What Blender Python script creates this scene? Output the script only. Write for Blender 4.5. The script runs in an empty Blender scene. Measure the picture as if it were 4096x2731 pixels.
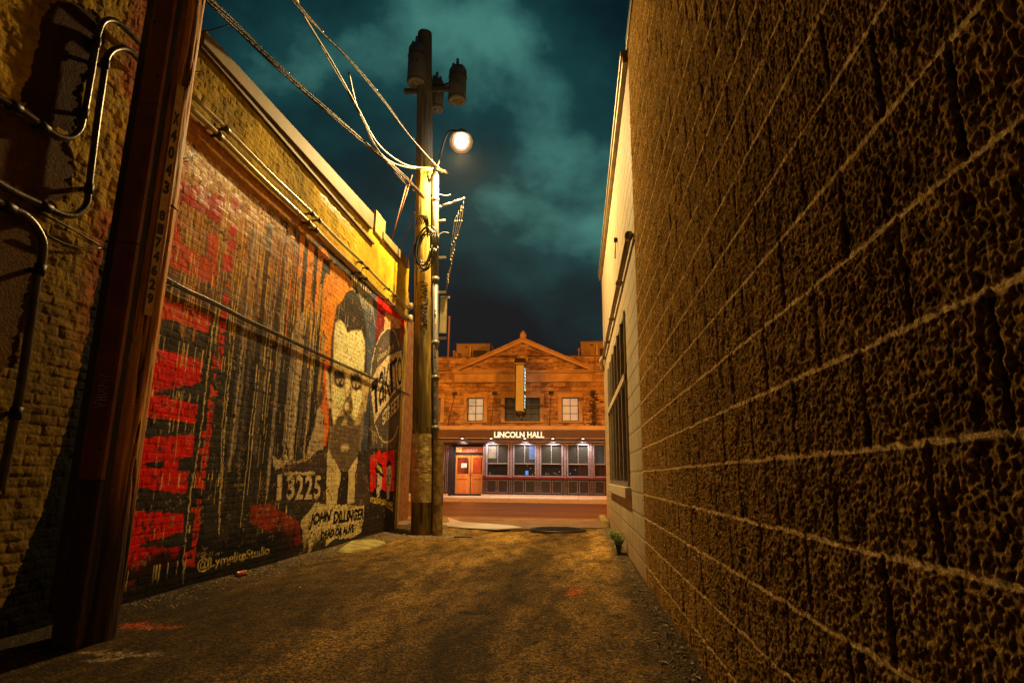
import bpy, bmesh, math, random
import numpy as np
from mathutils import Vector
random.seed(5); RNG = np.random.default_rng(7)
SC = bpy.context.scene; COL = SC.collection
# ------------------------------------------------------------------ camera (measured from the photograph)
F = 2436.0; CX, CY = 2048, 1365.5
H = 1.133; XR = .727; XL = -3.93
P_, TH, RO = .2187, .1078, .0103
CAM = np.array([0, 0, H])
def _basis():
    r = np.array([math.cos(TH), math.sin(TH), 0])
    d = np.array([-math.sin(TH)*math.cos(P_), math.cos(TH)*math.cos(P_), math.sin(P_)])
    u = np.cross(r, d)
    return r*math.cos(RO)+u*math.sin(RO), -r*math.sin(RO)+u*math.cos(RO), d
BR, BU, BD = _basis()
def ray(px, py): return BD+BR*(px-CX)/F-BU*(py-CY)/F
def onx(px, py, x=XL): q = ray(px, py); return CAM+q*x/q[0]
def ony(px, py, y): q = ray(px, py); return CAM+q*y/q[1]
def onz(px, py, z=0.): q = ray(px, py); return CAM+q*(z-H)/q[2]
cam = bpy.data.cameras.new('camera'); cam.sensor_width = 36; cam.lens = 36*F/4096
cam.clip_start = .05; cam.clip_end = 2000
co = bpy.data.objects.new('camera', cam); COL.objects.link(co); SC.camera = co
from mathutils import Matrix
M = Matrix(((BR[0], BU[0], -BD[0], 0), (BR[1], BU[1], -BD[1], 0), (BR[2], BU[2], -BD[2], H), (0, 0, 0, 1)))
co.matrix_world = M
# ------------------------------------------------------------------ exposure
SC.view_settings.view_transform = 'Standard'; SC.view_settings.look = 'None'
SC.view_settings.exposure = 0; SC.view_settings.gamma = 1
# ------------------------------------------------------------------ world: teal night cloud
W = bpy.data.worlds.new('World'); SC.world = W; W.use_nodes = True
nt = W.node_tree; N = nt.nodes; L = nt.links
for n in list(N): N.remove(n)
out = N.new('ShaderNodeOutputWorld'); bg = N.new('ShaderNodeBackground'); L.new(bg.outputs[0], out.inputs[0])
tc = N.new('ShaderNodeTexCoord')
mp = N.new('ShaderNodeMapping'); L.new(tc.outputs['Generated'], mp.inputs[0]); mp.inputs['Scale'].default_value = (1.3, 1.0, 1.9)
mp.inputs['Location'].default_value = (.9, .3, 1.7)
no = N.new('ShaderNodeTexNoise'); no.inputs['Scale'].default_value = 2.7; no.inputs['Detail'].default_value = 6; no.inputs['Roughness'].default_value = .52
no.inputs['Distortion'].default_value = .15
L.new(mp.outputs[0], no.inputs['Vector'])
dot = N.new('ShaderNodeVectorMath'); dot.operation = 'DOT_PRODUCT'; L.new(tc.outputs['Generated'], dot.inputs[0])
g = ray(2060, 420); g = g/np.linalg.norm(g); dot.inputs[1].default_value = tuple(g)
mr = N.new('ShaderNodeMapRange'); mr.interpolation_type = 'SMOOTHSTEP'
mr.inputs[1].default_value = .865; mr.inputs[2].default_value = 1.0; L.new(dot.outputs['Value'], mr.inputs[0])
mu = N.new('ShaderNodeMath'); mu.operation = 'MULTIPLY_ADD'
L.new(no.outputs['Fac'], mu.inputs[0]); mu.inputs[1].default_value = 1.7; mu.inputs[2].default_value = -.88
ma = N.new('ShaderNodeMath'); ma.operation = 'MULTIPLY_ADD'; L.new(mr.outputs[0], ma.inputs[0]); ma.inputs[1].default_value = .44; L.new(mu.outputs[0], ma.inputs[2])
cr = N.new('ShaderNodeValToRGB'); L.new(ma.outputs[0], cr.inputs[0])
e = cr.color_ramp.elements; e[0].position = 0.0; e[0].color = (.0012, .0075, .0125, 1); e[1].position = .68; e[1].color = (.055, .200, .170, 1)
k = e.new(.22); k.color = (.0030, .0210, .0260, 1); k = e.new(.42); k.color = (.0075, .046, .050, 1)
L.new(cr.outputs[0], bg.inputs[0]); bg.inputs[1].default_value = 1.0

# ------------------------------------------------------------------ object helpers
def tag(o, label=None, cat=None, group=None, kind=None):
    if label: o['label'] = label
    if cat: o['category'] = cat
    if group: o['group'] = group
    if kind: o['kind'] = kind
    return o
def empty(name, loc, label, cat, group=None):
    o = bpy.data.objects.new(name, None); COL.objects.link(o); o.location = loc; o.empty_display_size = .2
    return tag(o, label, cat, group)
def link(name, me, m, parent=None):
    o = bpy.data.objects.new(name, me); COL.objects.link(o)
    if m is not None and not me.materials: me.materials.append(m)
    if parent is not None:
        o.parent = parent
        w = Vector((0, 0, 0)); q = parent
        while q is not None: w += q.location; q = q.parent
        o.location = -w
    return o
class MB:
    """collects shapes, builds ONE mesh object; coordinates are world coordinates"""
    def __init__(s): s.v = []; s.f = []; s.sm = []; s.ch = []
    def add(s, vs, fs, smooth=False):
        b = len(s.v); s.v += [tuple(map(float, v)) for v in vs]; s.f += [tuple(b+i for i in f) for f in fs]; s.sm += [smooth]*len(fs); s.ch.append((b, len(s.v), len(s.f)-len(fs), len(s.f))); return s
    def box(s, x0, x1, y0, y1, z0, z1):
        if x0 > x1: x0, x1 = x1, x0
        if y0 > y1: y0, y1 = y1, y0
        if z0 > z1: z0, z1 = z1, z0
        return s.add([(x0,y0,z0),(x1,y0,z0),(x1,y1,z0),(x0,y1,z0),(x0,y0,z1),(x1,y0,z1),(x1,y1,z1),(x0,y1,z1)],
              [(0,3,2,1),(4,5,6,7),(0,1,5,4),(1,2,6,5),(2,3,7,6),(3,0,4,7)])
    def prism(s, pts, axis, a, b):
        """pts 2-D outline; axis 'x','y','z' extruded from a to b"""
        n = len(pts)
        def P(p, t): return {'x': (t, p[0], p[1]), 'y': (p[0], t, p[1]), 'z': (p[0], p[1], t)}[axis]
        return s.add([P(p, a) for p in pts]+[P(p, b) for p in pts], [tuple(range(n)), tuple(range(2*n-1, n-1, -1))]+[(i, i+n, (i+1) % n+n, (i+1) % n) for i in range(n)])
    def tube(s, pts, r, n=8, cap=True, smooth=True):
        pts = [Vector(tuple(map(float, p))) for p in pts]; m = len(pts)
        rs = r if isinstance(r, (list, tuple)) else [r]*m
        vs = []; prev = None
        for i, p in enumerate(pts):
            t = (pts[min(i+1, m-1)]-pts[max(i-1, 0)]).normalized()
            if prev is None:
                a = Vector((0, 0, 1)) if abs(t.z) < .9 else Vector((1, 0, 0)); u = t.cross(a).normalized()
            else: u = (prev-t*prev.dot(t)).normalized()
            prev = u; w = t.cross(u)
            for k in range(n):
                an = 2*math.pi*k/n; vs.append(p+(u*math.cos(an)+w*math.sin(an))*rs[i])
        fs = [(i*n+k, i*n+(k+1) % n, (i+1)*n+(k+1) % n, (i+1)*n+k) for i in range(m-1) for k in range(n)]
        if cap: fs += [tuple(range(n-1, -1, -1)), tuple(range((m-1)*n, m*n))]
        return s.add(vs, fs, smooth)
    def lathe(s, cx, cy, prof, n=20, smooth=True):
        vs = []; m = len(prof)
        for r, z in prof:
            for k in range(n): a = 2*math.pi*k/n; vs.append((cx+r*math.cos(a), cy+r*math.sin(a), z))
        fs = [(i*n+k, i*n+(k+1) % n, (i+1)*n+(k+1) % n, (i+1)*n+k) for i in range(m-1) for k in range(n)]
        fs += [tuple(range(n-1, -1, -1)), tuple(range((m-1)*n, m*n))]
        return s.add(vs, fs, smooth)
    def split(s, name, m, parent=None, per=1, bevel=0):
        """each shape (or run of `per` shapes) becomes an object of its own"""
        o = None
        for i in range(0, len(s.ch), per):
            k = s.ch[i:i+per]; v0 = k[0][0]; v1 = k[-1][1]; f0 = k[0][2]; f1 = k[-1][3]
            b = MB(); b.v = s.v[v0:v1]; b.f = [tuple(j-v0 for j in f) for f in s.f[f0:f1]]; b.sm = s.sm[f0:f1]; o = b.build(name, m, parent, bevel)
        return o
    def build(s, name, m, parent=None, bevel=0):
        me = bpy.data.meshes.new(name); me.from_pydata(s.v, [], s.f)
        me.polygons.foreach_set('use_smooth', s.sm); me.update()
        o = link(name, me, m, parent)
        if bevel:
            b = o.modifiers.new('bevel', 'BEVEL'); b.width = bevel; b.segments = 2; b.limit_method = 'ANGLE'
        return o
def smoothpath(pts, n=8):
    """Catmull-Rom through the points"""
    P = [np.array(p, float) for p in pts]; P = [2*P[0]-P[1]]+P+[2*P[-1]-P[-2]]; o = []
    for i in range(1, len(P)-2):
        for k in range(n):
            t = k/n; a, b, c, d = P[i-1:i+3]
            o.append(.5*((2*b)+(-a+c)*t+(2*a-5*b+4*c-d)*t*t+(-a+3*b-3*c+d)*t**3))
    o.append(P[-2]); return o
def gridmesh(name, X, m, parent=None, col=None, smooth=True, flip=False):
    nr, nc = X.shape[:2]
    me = bpy.data.meshes.new(name); me.vertices.add(nr*nc); me.vertices.foreach_set('co', X.reshape(-1).astype(np.float32))
    i = np.arange(nr*nc).reshape(nr, nc)
    q = np.stack([i[:-1, :-1], i[:-1, 1:], i[1:, 1:], i[1:, :-1]], -1).reshape(-1, 4)
    if flip: q = q[:, ::-1]
    nf = len(q); me.loops.add(nf*4); me.polygons.add(nf)
    me.loops.foreach_set('vertex_index', np.ascontiguousarray(q).reshape(-1).astype(np.int32))
    me.polygons.foreach_set('loop_start', np.arange(0, nf*4, 4, dtype=np.int32))
    try: me.polygons.foreach_set('loop_total', np.full(nf, 4, dtype=np.int32))
    except Exception: pass
    me.polygons.foreach_set('use_smooth', np.full(nf, smooth)); me.update(calc_edges=True)
    if col is not None:
        a = me.color_attributes.new('paint', 'FLOAT_COLOR', 'POINT')
        c4 = np.ones((nr*nc, 4), np.float32); c4[:, :col.shape[-1]] = col.reshape(nr*nc, -1); a.data.foreach_set('color', c4.reshape(-1))
    return link(name, me, m, parent)
# value noise -------------------------------------------------------
def vn(u, v, seed=0):
    r = np.random.default_rng(seed); T = r.random((256, 256)).astype(np.float32)
    iu = np.floor(u).astype(np.int64); iv = np.floor(v).astype(np.int64); fu = (u-iu).astype(np.float32); fv = (v-iv).astype(np.float32)
    fu = fu*fu*(3-2*fu); fv = fv*fv*(3-2*fv); a = iu & 255; b = iv & 255; a1 = (a+1) & 255; b1 = (b+1) & 255
    return (T[a, b]*(1-fu)+T[a1, b]*fu)*(1-fv)+(T[a, b1]*(1-fu)+T[a1, b1]*fu)*fv
def fbm(u, v, o=4, seed=0):
    s = 0; t = 0; a = 1.
    for i in range(o): s = s+a*vn(u*2**i+13.7*i, v*2**i+7.1*i, seed+i); t += a; a *= .55
    return s/t
def sst(x, a, b): t = np.clip((x-a)/(b-a), 0, 1); return t*t*(3-2*t)
# ------------------------------------------------------------------ materials
def lin(r, g, b): return tuple(((c/255)/12.92 if c/255 <= .04045 else ((c/255+.055)/1.055)**2.4) for c in (r, g, b))
def newmat(name):
    m = bpy.data.materials.new(name); m.use_nodes = True; nt = m.node_tree
    b = nt.nodes['Principled BSDF']; return m, nt, b
def mat(name, c1, c2=None, rough=.7, scale=8, bump=0., bscale=60, metal=0., stretch=(1, 1, 1), detail=5, spec=.5, contrast=(.35, .65), bdist=.01):
    m, nt, b = newmat(name); N = nt.nodes; L = nt.links
    b.inputs['Roughness'].default_value = rough; b.inputs['Metallic'].default_value = metal; b.inputs['Specular IOR Level'].default_value = spec
    c2 = c2 or tuple(x*.7 for x in c1)
    tc = N.new('ShaderNodeTexCoord'); mp = N.new('ShaderNodeMapping'); mp.inputs['Scale'].default_value = stretch; L.new(tc.outputs['Object'], mp.inputs[0])
    n1 = N.new('ShaderNodeTexNoise'); n1.inputs['Scale'].default_value = scale; n1.inputs['Detail'].default_value = detail; L.new(mp.outputs[0], n1.inputs['Vector'])
    r = N.new('ShaderNodeValToRGB'); r.color_ramp.elements[0].position = contrast[0]; r.color_ramp.elements[1].position = contrast[1]
    r.color_ramp.elements[0].color = (*c2, 1); r.color_ramp.elements[1].color = (*c1, 1); L.new(n1.outputs['Fac'], r.inputs[0]); L.new(r.outputs[0], b.inputs['Base Color'])
    if bump:
        n2 = N.new('ShaderNodeTexNoise'); n2.inputs['Scale'].default_value = bscale; n2.inputs['Detail'].default_value = 4; L.new(mp.outputs[0], n2.inputs['Vector'])
        bm = N.new('ShaderNodeBump'); bm.inputs['Strength'].default_value = bump; bm.inputs['Distance'].default_value = bdist
        L.new(n2.outputs['Fac'], bm.inputs['Height']); L.new(bm.outputs[0], b.inputs['Normal'])
    return m
def emis(name, c, s, c2=None, scale=3.):
    m, nt, b = newmat(name); N = nt.nodes; L = nt.links
    b.inputs['Base Color'].default_value = (*[x*.3 for x in c], 1); b.inputs['Emission Color'].default_value = (*c, 1); b.inputs['Emission Strength'].default_value = s
    if c2:
        tc = N.new('ShaderNodeTexCoord'); n1 = N.new('ShaderNodeTexNoise'); n1.inputs['Scale'].default_value = scale; L.new(tc.outputs['Object'], n1.inputs['Vector'])
        r = N.new('ShaderNodeValToRGB'); r.color_ramp.elements[0].position = .4; r.color_ramp.elements[1].position = .6
        r.color_ramp.elements[0].color = (*c2, 1); r.color_ramp.elements[1].color = (*c, 1); L.new(n1.outputs['Fac'], r.inputs[0]); L.new(r.outputs[0], b.inputs['Emission Color'])
    return m
def attrmat(name, rough, bump, bscale, bdist, spec=.5, rvar=.15, tint=.25, aniso=(1, 1, 1), gloss=False):
    m, nt, b = newmat(name); N = nt.nodes; L = nt.links; b.inputs['Specular IOR Level'].default_value = spec
    at = N.new('ShaderNodeAttribute'); at.attribute_name = 'paint'
    tc = N.new('ShaderNodeTexCoord'); mp = N.new('ShaderNodeMapping'); mp.inputs['Scale'].default_value = aniso; L.new(tc.outputs['Object'], mp.inputs[0])
    n1 = N.new('ShaderNodeTexNoise'); n1.inputs['Scale'].default_value = bscale*.35; n1.inputs['Detail'].default_value = 6; L.new(mp.outputs[0], n1.inputs['Vector'])
    mr = N.new('ShaderNodeMapRange'); mr.inputs[1].default_value = .3; mr.inputs[2].default_value = .7; mr.inputs[3].default_value = 1-tint; mr.inputs[4].default_value = 1+tint; L.new(n1.outputs['Fac'], mr.inputs[0])
    vm = N.new('ShaderNodeVectorMath'); vm.operation = 'SCALE'; L.new(at.outputs['Color'], vm.inputs[0]); L.new(mr.outputs[0], vm.inputs['Scale']); L.new(vm.outputs[0], b.inputs['Base Color'])
    if gloss:
        mg = N.new('ShaderNodeMapRange'); mg.inputs[3].default_value = .04; mg.inputs[4].default_value = spec; L.new(at.outputs['Alpha'], mg.inputs[0]); L.new(mg.outputs[0], b.inputs['Specular IOR Level'])
        mh_ = N.new('ShaderNodeMapRange'); mh_.inputs[3].default_value = .45; mh_.inputs[4].default_value = 0; L.new(at.outputs['Alpha'], mh_.inputs[0])
    mr2 = N.new('ShaderNodeMapRange'); mr2.inputs[1].default_value = .3; mr2.inputs[2].default_value = .7; mr2.inputs[3].default_value = rough-rvar; mr2.inputs[4].default_value = rough+rvar; L.new(n1.outputs['Fac'], mr2.inputs[0]); L.new(mr2.outputs[0], b.inputs['Roughness'])
    if gloss:
        ad_ = N.new('ShaderNodeMath'); ad_.operation = 'ADD'; L.new(mr2.outputs[0], ad_.inputs[0]); L.new(mh_.outputs[0], ad_.inputs[1]); L.new(ad_.outputs[0], b.inputs['Roughness'])
    n2 = N.new('ShaderNodeTexNoise'); n2.inputs['Scale'].default_value = bscale; n2.inputs['Detail'].default_value = 5; n2.inputs['Roughness'].default_value = .65; L.new(mp.outputs[0], n2.inputs['Vector'])
    bm = N.new('ShaderNodeBump'); bm.inputs['Strength'].default_value = bump; bm.inputs['Distance'].default_value = bdist; L.new(n2.outputs['Fac'], bm.inputs['Height']); L.new(bm.outputs[0], b.inputs['Normal'])
    return m
def glassmat(name, c, rough=.08, alpha=.35):
    m, nt, b = newmat(name); N = nt.nodes; L = nt.links
    b.inputs['Base Color'].default_value = (*c, 1); b.inputs['Roughness'].default_value = rough; b.inputs['Specular IOR Level'].default_value = .7
    tr = N.new('ShaderNodeBsdfTransparent'); mx = N.new('ShaderNodeMixShader'); mx.inputs[0].default_value = alpha
    L.new(tr.outputs[0], mx.inputs[1]); L.new(b.outputs[0], mx.inputs[2]); L.new(mx.outputs[0], N['Material Output'].inputs[0]); return m

# ------------------------------------------------------------------ lights that the place has
def lamp_light(name, loc, col, energy, radius, parent):
    l = bpy.data.lights.new(name, 'POINT'); l.energy = energy; l.color = col; l.shadow_soft_size = radius
    o = bpy.data.objects.new(name, l); COL.objects.link(o); o.parent = parent
    w = Vector((0, 0, 0)); q = parent
    while q is not None: w += q.location; q = q.parent
    o.location = Vector(loc)-w; return o
LAMP_Y = 12.0
LAMP = ony(1845, 567, LAMP_Y)
ALLEY_E = 3300; ALLEY_C = (1.0, .65, .23); SOD_C = (1.0, .265, .008)

# ================================================================== MURAL PAINTER (wall coordinates y,z)
CROP = {'A': (1000, 900, 1.12), 'B': (1200, 1100, 2.24), 'C': (1000, 1700, 2.851), 'D': (400, 1700, 2.091), 'E': (450, 1650, 2.24),
        'G': (550, 1150, 2.614), 'K': (600, 700, 2.6125), 'L': (1450, 1250, 1.96), 'M': (1000, 650, 2.614), 'N': (1300, 1000, 3.135), 'S': (0, 0, 1)}
def wp(c, x, y):
    a, b, s = CROP[c]; q = onx(a+x/s, b+y/s, XL); return q[1], q[2]
class Canvas:
    def __init__(s, ys, zs, base):
        s.Y, s.Z = np.meshgrid(ys, zs); s.ys = ys; s.zs = zs; s.c = np.zeros(s.Y.shape+(3,), np.float32)+np.array(base, np.float32)
        s.wy = s.Y+(vn(s.Y*28, s.Z*28, 91)-.5)*.022+(vn(s.Y*9, s.Z*9, 92)-.5)*.02
        s.wz = s.Z+(vn(s.Y*28, s.Z*28, 93)-.5)*.022+(vn(s.Y*9, s.Z*9, 94)-.5)*.02
        s.grit = vn(s.Y*45, s.Z*45, 95)*.55+vn(s.Y*14, s.Z*14, 96)*.45
    def win(s, pts, pad=.06):
        P = np.array(pts); i0 = np.searchsorted(s.zs, P[:, 1].min()-pad); i1 = np.searchsorted(s.zs, P[:, 1].max()+pad)
        j0 = np.searchsorted(s.ys, P[:, 0].min()-pad); j1 = np.searchsorted(s.ys, P[:, 0].max()+pad); return slice(i0, i1), slice(j0, j1)
    def put(s, w, m, col, wear=.0, a=1.):
        col = np.array(col, np.float32)
        k = m.astype(np.float32)*a
        if wear: k = k*(s.grit[w] > wear*.6)
        s.c[w] = s.c[w]*(1-k[..., None])+col*k[..., None]
    def poly(s, pts, col, wear=.3, a=1., warp=1.):
        w = s.win(pts); y = s.Y[w]+(s.wy[w]-s.Y[w])*warp; z = s.Z[w]+(s.wz[w]-s.Z[w])*warp; m = np.zeros(y.shape, bool); n = len(pts)
        for i in range(n):
            (x1, y1), (x2, y2) = pts[i], pts[(i+1) % n]
            if y1 == y2: continue
            m ^= ((z > y1) != (z > y2)) & (y < (x2-x1)*(z-y1)/(y2-y1)+x1)
        s.put(w, m, col, wear, a)
    def px(s, c, pts, col, wear=.3, a=1., warp=1.): s.poly([wp(c, *p) for p in pts], col, wear, a, warp)
    def line(s, pts, width, col, wear=.15, a=1., warp=1.):
        """width as a fraction perpendicular, metres (z scale); along-wall scaled separately"""
        w = s.win(pts, .1+width); y = s.Y[w]+(s.wy[w]-s.Y[w])*warp; z = s.Z[w]+(s.wz[w]-s.Z[w])*warp; d = np.full(y.shape, 9., np.float32)
        for (x1, y1), (x2, y2) in zip(pts[:-1], pts[1:]):
            dx, dy = x2-x1, y2-y1; t = np.clip(((y-x1)*dx+(z-y1)*dy)/(dx*dx+dy*dy+1e-9), 0, 1)
            d = np.minimum(d, np.hypot(y-x1-t*dx, z-y1-t*dy))
        s.put(w, d < width/2, col, wear, a)
    def drip(s, y0, z1, z0, width, col, wob=.01, a=1.):
        w = s.win([(y0-.1, z0), (y0+.1, z1)], .02); y = s.Y[w]; z = s.Z[w]
        c = y0+wob*(vn(z*3, z*0+y0*7, 31)-.5)*2
        wd = width*(.7+.7*vn(z*6, z*0+y0*17, 33)); m = (np.abs(y-c) < np.maximum(wd/2, (y0/13)**2*.010)) & (z < z1) & (z > z0+.15*vn(y*0+y0*31, z*0, 35))
        s.put(w, m, col, .18, a)
    def text(s, txt, bl, br, tl, col, wear=.2, bold=0., dil=0):
        V, T = textmesh(txt, bold); bl, br, tl = map(np.array, (bl, br, tl)); ex = br-bl; ey = tl-bl
        Q = bl+V[:, :1]*ex+V[:, 1:]*ey
        w = s.win(Q); y = s.Y[w]*.85+s.wy[w]*.15; z = s.Z[w]*.85+s.wz[w]*.15; m = np.zeros(y.shape, bool)
        ys = s.ys[w[1]]; zs = s.zs[w[0]]
        for a, b, c in T:
            A, B, C = Q[a], Q[b], Q[c]
            j0 = max(np.searchsorted(ys, min(A[0], B[0], C[0])-.03), 0); j1 = np.searchsorted(ys, max(A[0], B[0], C[0])+.03)
            i0 = max(np.searchsorted(zs, min(A[1], B[1], C[1])-.03), 0); i1 = np.searchsorted(zs, max(A[1], B[1], C[1])+.03)
            if j1 <= j0 or i1 <= i0: continue
            yy = y[i0:i1, j0:j1]; zz = z[i0:i1, j0:j1]
            def e(p, q): return (yy-p[0])*(q[1]-p[1])-(zz-p[1])*(q[0]-p[0])
            e1, e2, e3 = e(A, B), e(B, C), e(C, A)
            m[i0:i1, j0:j1] |= ((e1 >= 0) & (e2 >= 0) & (e3 >= 0)) | ((e1 <= 0) & (e2 <= 0) & (e3 <= 0))
        for _ in range(dil):
            d = m.copy(); d[1:] |= m[:-1]; d[:-1] |= m[1:]; d[:, 1:] |= m[:, :-1]; m = d
        s.put(w, m, col, wear)
_tm = {}
def textmesh(txt, bold=0.):
    if (txt, bold) in _tm: return _tm[(txt, bold)]
    cu = bpy.data.curves.new('letters', 'FONT'); cu.body = txt; cu.offset = bold; cu.resolution_u = 3
    ob = bpy.data.objects.new('letters', cu); COL.objects.link(ob); dg = bpy.context.evaluated_depsgraph_get()
    me = bpy.data.meshes.new_from_object(ob.evaluated_get(dg)); me.calc_loop_triangles()
    V = np.array([v.co[:2] for v in me.vertices]); T = [tuple(t.vertices) for t in me.loop_triangles]
    V = (V-V.min(0))/(V.max(0)-V.min(0)); bpy.data.objects.remove(ob); bpy.data.meshes.remove(me); bpy.data.curves.remove(cu)
    _tm[(txt, bold)] = (V, T); return V, T
def text3d(name, txt, m, parent, o, ux, uy, w, h, depth, bold=0.):
    """solid lettering: o lower-left corner, ux/uy unit vectors, w,h size, depth along ux x uy"""
    V, T = textmesh(txt, bold); o, ux, uy = map(np.array, (o, ux, uy)); nz = np.cross(ux, uy)
    from collections import Counter
    n = len(V); A = [o+ux*v[0]*w+uy*v[1]*h+nz*depth for v in V]; B = [o+ux*v[0]*w+uy*v[1]*h for v in V]
    ed = Counter(); 
    for t in T:
        for i in range(3): ed[(t[i], t[(i+1) % 3])] += 1
    fs = [tuple(t) for t in T]+[tuple(n+i for i in t[::-1]) for t in T]
    fs += [(a, n+a, n+b, b) for (a, b) in ed if (b, a) not in ed]
    return MB().add(A+B, fs).build(name, m, parent)

# ================================================================== LEFT SIDE: painted brick building with the mural
ys = [5.13]
while ys[-1] < 13.42: ys.append(ys[-1]+.0095*(ys[-1]/5.2)**1.1)
ys = np.array(ys); ys[-1] = 13.42
zs = np.arange(0, 5.99, .0095); zs[0] = -.05
cv = Canvas(ys, zs, (.045, .040, .038))
Y, Z = cv.Y, cv.Z
RED = (.68, .006, .003); DK = (.022, .021, .024); PALE = (.50, .40, .22); CREAM = (.80, .64, .32); ORG = (.72, .20, .015); GREY = (.13, .115, .10); NAVY = (.07, .09, .13); BRN = (.05, .035, .028)
# weathered ground tones: slate low, brown in the middle, ochre wash at the top left
a = sst(Z, 2.2, 4.2)*sst(-Y, -9.5, -6.5); cv.c += (np.array((.44, .17, .012))-cv.c)*(a*(.50+.6*fbm(Y*9, Z*1.6, 4, 3)))[..., None]
a = fbm(Y*5, Z*5, 4, 5); cv.c *= (.55+.9*a)[..., None]
# bar code of vertical brush streaks
r = np.random.default_rng(11); y = 6.6
while y < 9.9:
    wdt = r.uniform(.03, .16); tone = r.choice([0, 1, 2, 3], p=[.42, .25, .23, .10]); z1 = r.uniform(3.2, 4.7); z0 = r.uniform(.85, 1.7)
    if tone: 
        c = [None, (.13, .10, .075), (.24, .19, .15), (.40, .31, .20)][tone]
        cv.poly([(y, z0), (y+wdt, z0+r.uniform(-.2, .2)), (y+wdt, z1), (y, z1+r.uniform(-.2, .2))], c, .42, .8)
    else: cv.poly([(y, .9), (y+wdt, .9), (y+wdt, 4.6), (y, 4.6)], (.022, .018, .018), .3, .7)
    y += wdt+r.uniform(.0, .07)
# dripping ochre and orange wash near the top of the left half
r = np.random.default_rng(12)
for i in range(150):
    y0 = r.uniform(5.15, 9.3); z1 = 4.62-.04*(y0-5)-r.uniform(0, 1.0); cv.drip(y0, z1, z1-r.uniform(.25, 1.5), r.uniform(.006, .030), [(.62, .36, .05), (.45, .24, .04), (.55, .40, .14), (.60, .17, .015)][r.integers(4)], .02, .85)
# lamp glints under the brick course, painted in as a whitish band
tb = [wp('S', 738, 552), wp('S', 1039, 812), wp('S', 1170, 925), wp('S', 1185, 965), wp('S', 1000, 835), wp('S', 900, 760), wp('S', 735, 705)]
cv.poly(tb, (.50, .27, .09), .70); cv.poly([(p[0], p[1]+.02) for p in tb], (.62, .48, .28), .95)
# big letters W A N T E D reading upwards
cv.px('E', [(120, 868), (635, 905), (628, 1070), (430, 1125), (245, 1180), (245, 1205), (607, 1205), (592, 1370), (440, 1405), (330, 1440), (200, 1475), (60, 1568), (-60, 1500), (-20, 1000)], RED, .30)
cv.px('E', [(200, 1480), (-40, 1610), (-40, 1660), (190, 1560)], (.3, .008, .006), .5)
cv.px('E', [(215, 235), (733, 190), (708, 390), (595, 405), (583, 515), (690, 540), (668, 722), (160, 665), (60, 600), (90, 300)], RED, .16)
cv.px('E', [(260, 460), (470, 430), (467, 500), (330, 490)], DK, .1)
cv.px('G', [(165, 615), (690, 760), (660, 990), (410, 1050), (190, 1085), (190, 1115), (630, 1215), (605, 1418), (50, 1345), (-80, 1300), (-60, 700)], RED, .18)
cv.px('G', [(240, 95), (765, 300), (745, 475), (205, 295), (100, 250), (140, 60)], (.62, .05, .012), .25)
cv.px('K', [(180, 470), (330, 560), (310, 690), (440, 790), (560, 860), (600, 850), (610, 600), (720, 650), (690, 1165), (560, 1100), (155, 920), (60, 870), (80, 440)], (.52, .06, .010), .33)
cv.px('K', [(240, 40), (520, 130), (790, 230), (740, 520), (530, 385), (300, 245), (240, 260)], (.42, .02, .008), .38)
# narrow column of small red lettering, as far as it can be read
for c, p in [('K', [(870, 250), (925, 250), (915, 420), (860, 400)]), ('K', [(850, 500), (910, 520), (895, 650), (830, 620)]), ('K', [(820, 640), (900, 700), (880, 830), (800, 800)]), ('K', [(770, 820), (860, 850), (855, 960), (840, 1060), (820, 1010), (750, 1020), (765, 930)]),
             ('K', [(795, 1120), (820, 1120), (812, 1170), (790, 1170)]), ('K', [(775, 1235), (825, 1250), (822, 1350), (790, 1360), (762, 1320)]), ('G', [(880, 225), (955, 240), (950, 335), (870, 300)]),
             ('G', [(865, 345), (925, 350), (915, 470), (860, 460)]), ('G', [(850, 490), (915, 500), (905, 590), (850, 575)]), ('G', [(845, 615), (905, 625), (895, 712), (838, 690)]),
             ('G', [(790, 710), (825, 715), (822, 765), (852, 768), (855, 730), (890, 735), (878, 875), (845, 855), (780, 855)]), ('G', [(798, 908), (820, 908), (815, 965), (793, 963)]),
             ('G', [(762, 1010), (785, 1012), (800, 1065), (840, 1080), (835, 1125), (750, 1140)]), ('G', [(740, 1158), (760, 1160), (765, 1190), (803, 1190), (795, 1260), (735, 1250)]),
             ('G', [(728, 1290), (790, 1280), (790, 1395), (745, 1410), (722, 1370)]), ('G', [(730, 1420), (775, 1425), (772, 1568), (655, 1560), (665, 1505), (720, 1500)]),
             ('E', [(790, 170), (885, 175), (880, 225), (790, 220)]), ('E', [(820, 245), (868, 248), (865, 290), (855, 370), (765, 365), (770, 310), (815, 310)]), ('E', [(800, 380), (855, 380), (840, 490), (800, 500), (790, 450)]),
             ('E', [(745, 525), (835, 515), (828, 680), (735, 675)]), ('E', [(755, 775), (808, 775), (790, 850), (752, 835)]), ('E', [(705, 865), (795, 855), (790, 915), (700, 905)]),
             ('E', [(735, 925), (790, 930), (775, 1060), (720, 1055)]), ('E', [(722, 1085), (770, 1080), (755, 1200), (708, 1200)]), ('E', [(650, 1245), (750, 1210), (742, 1385), (640, 1390), (645, 1320), (720, 1310), (715, 1270), (650, 1290)])]:
    cv.px(c, p, (.56, .03, .01), .25)
for p in [[(885, 400), (905, 400), (900, 425), (882, 425)], [(875, 515), (890, 515), (888, 545), (872, 545)], [(862, 640), (880, 645), (876, 670), (860, 665)], [(752, 1320), (765, 1320), (765, 1350), (752, 1350)]]: cv.px('G', p, DK, .1)
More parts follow.
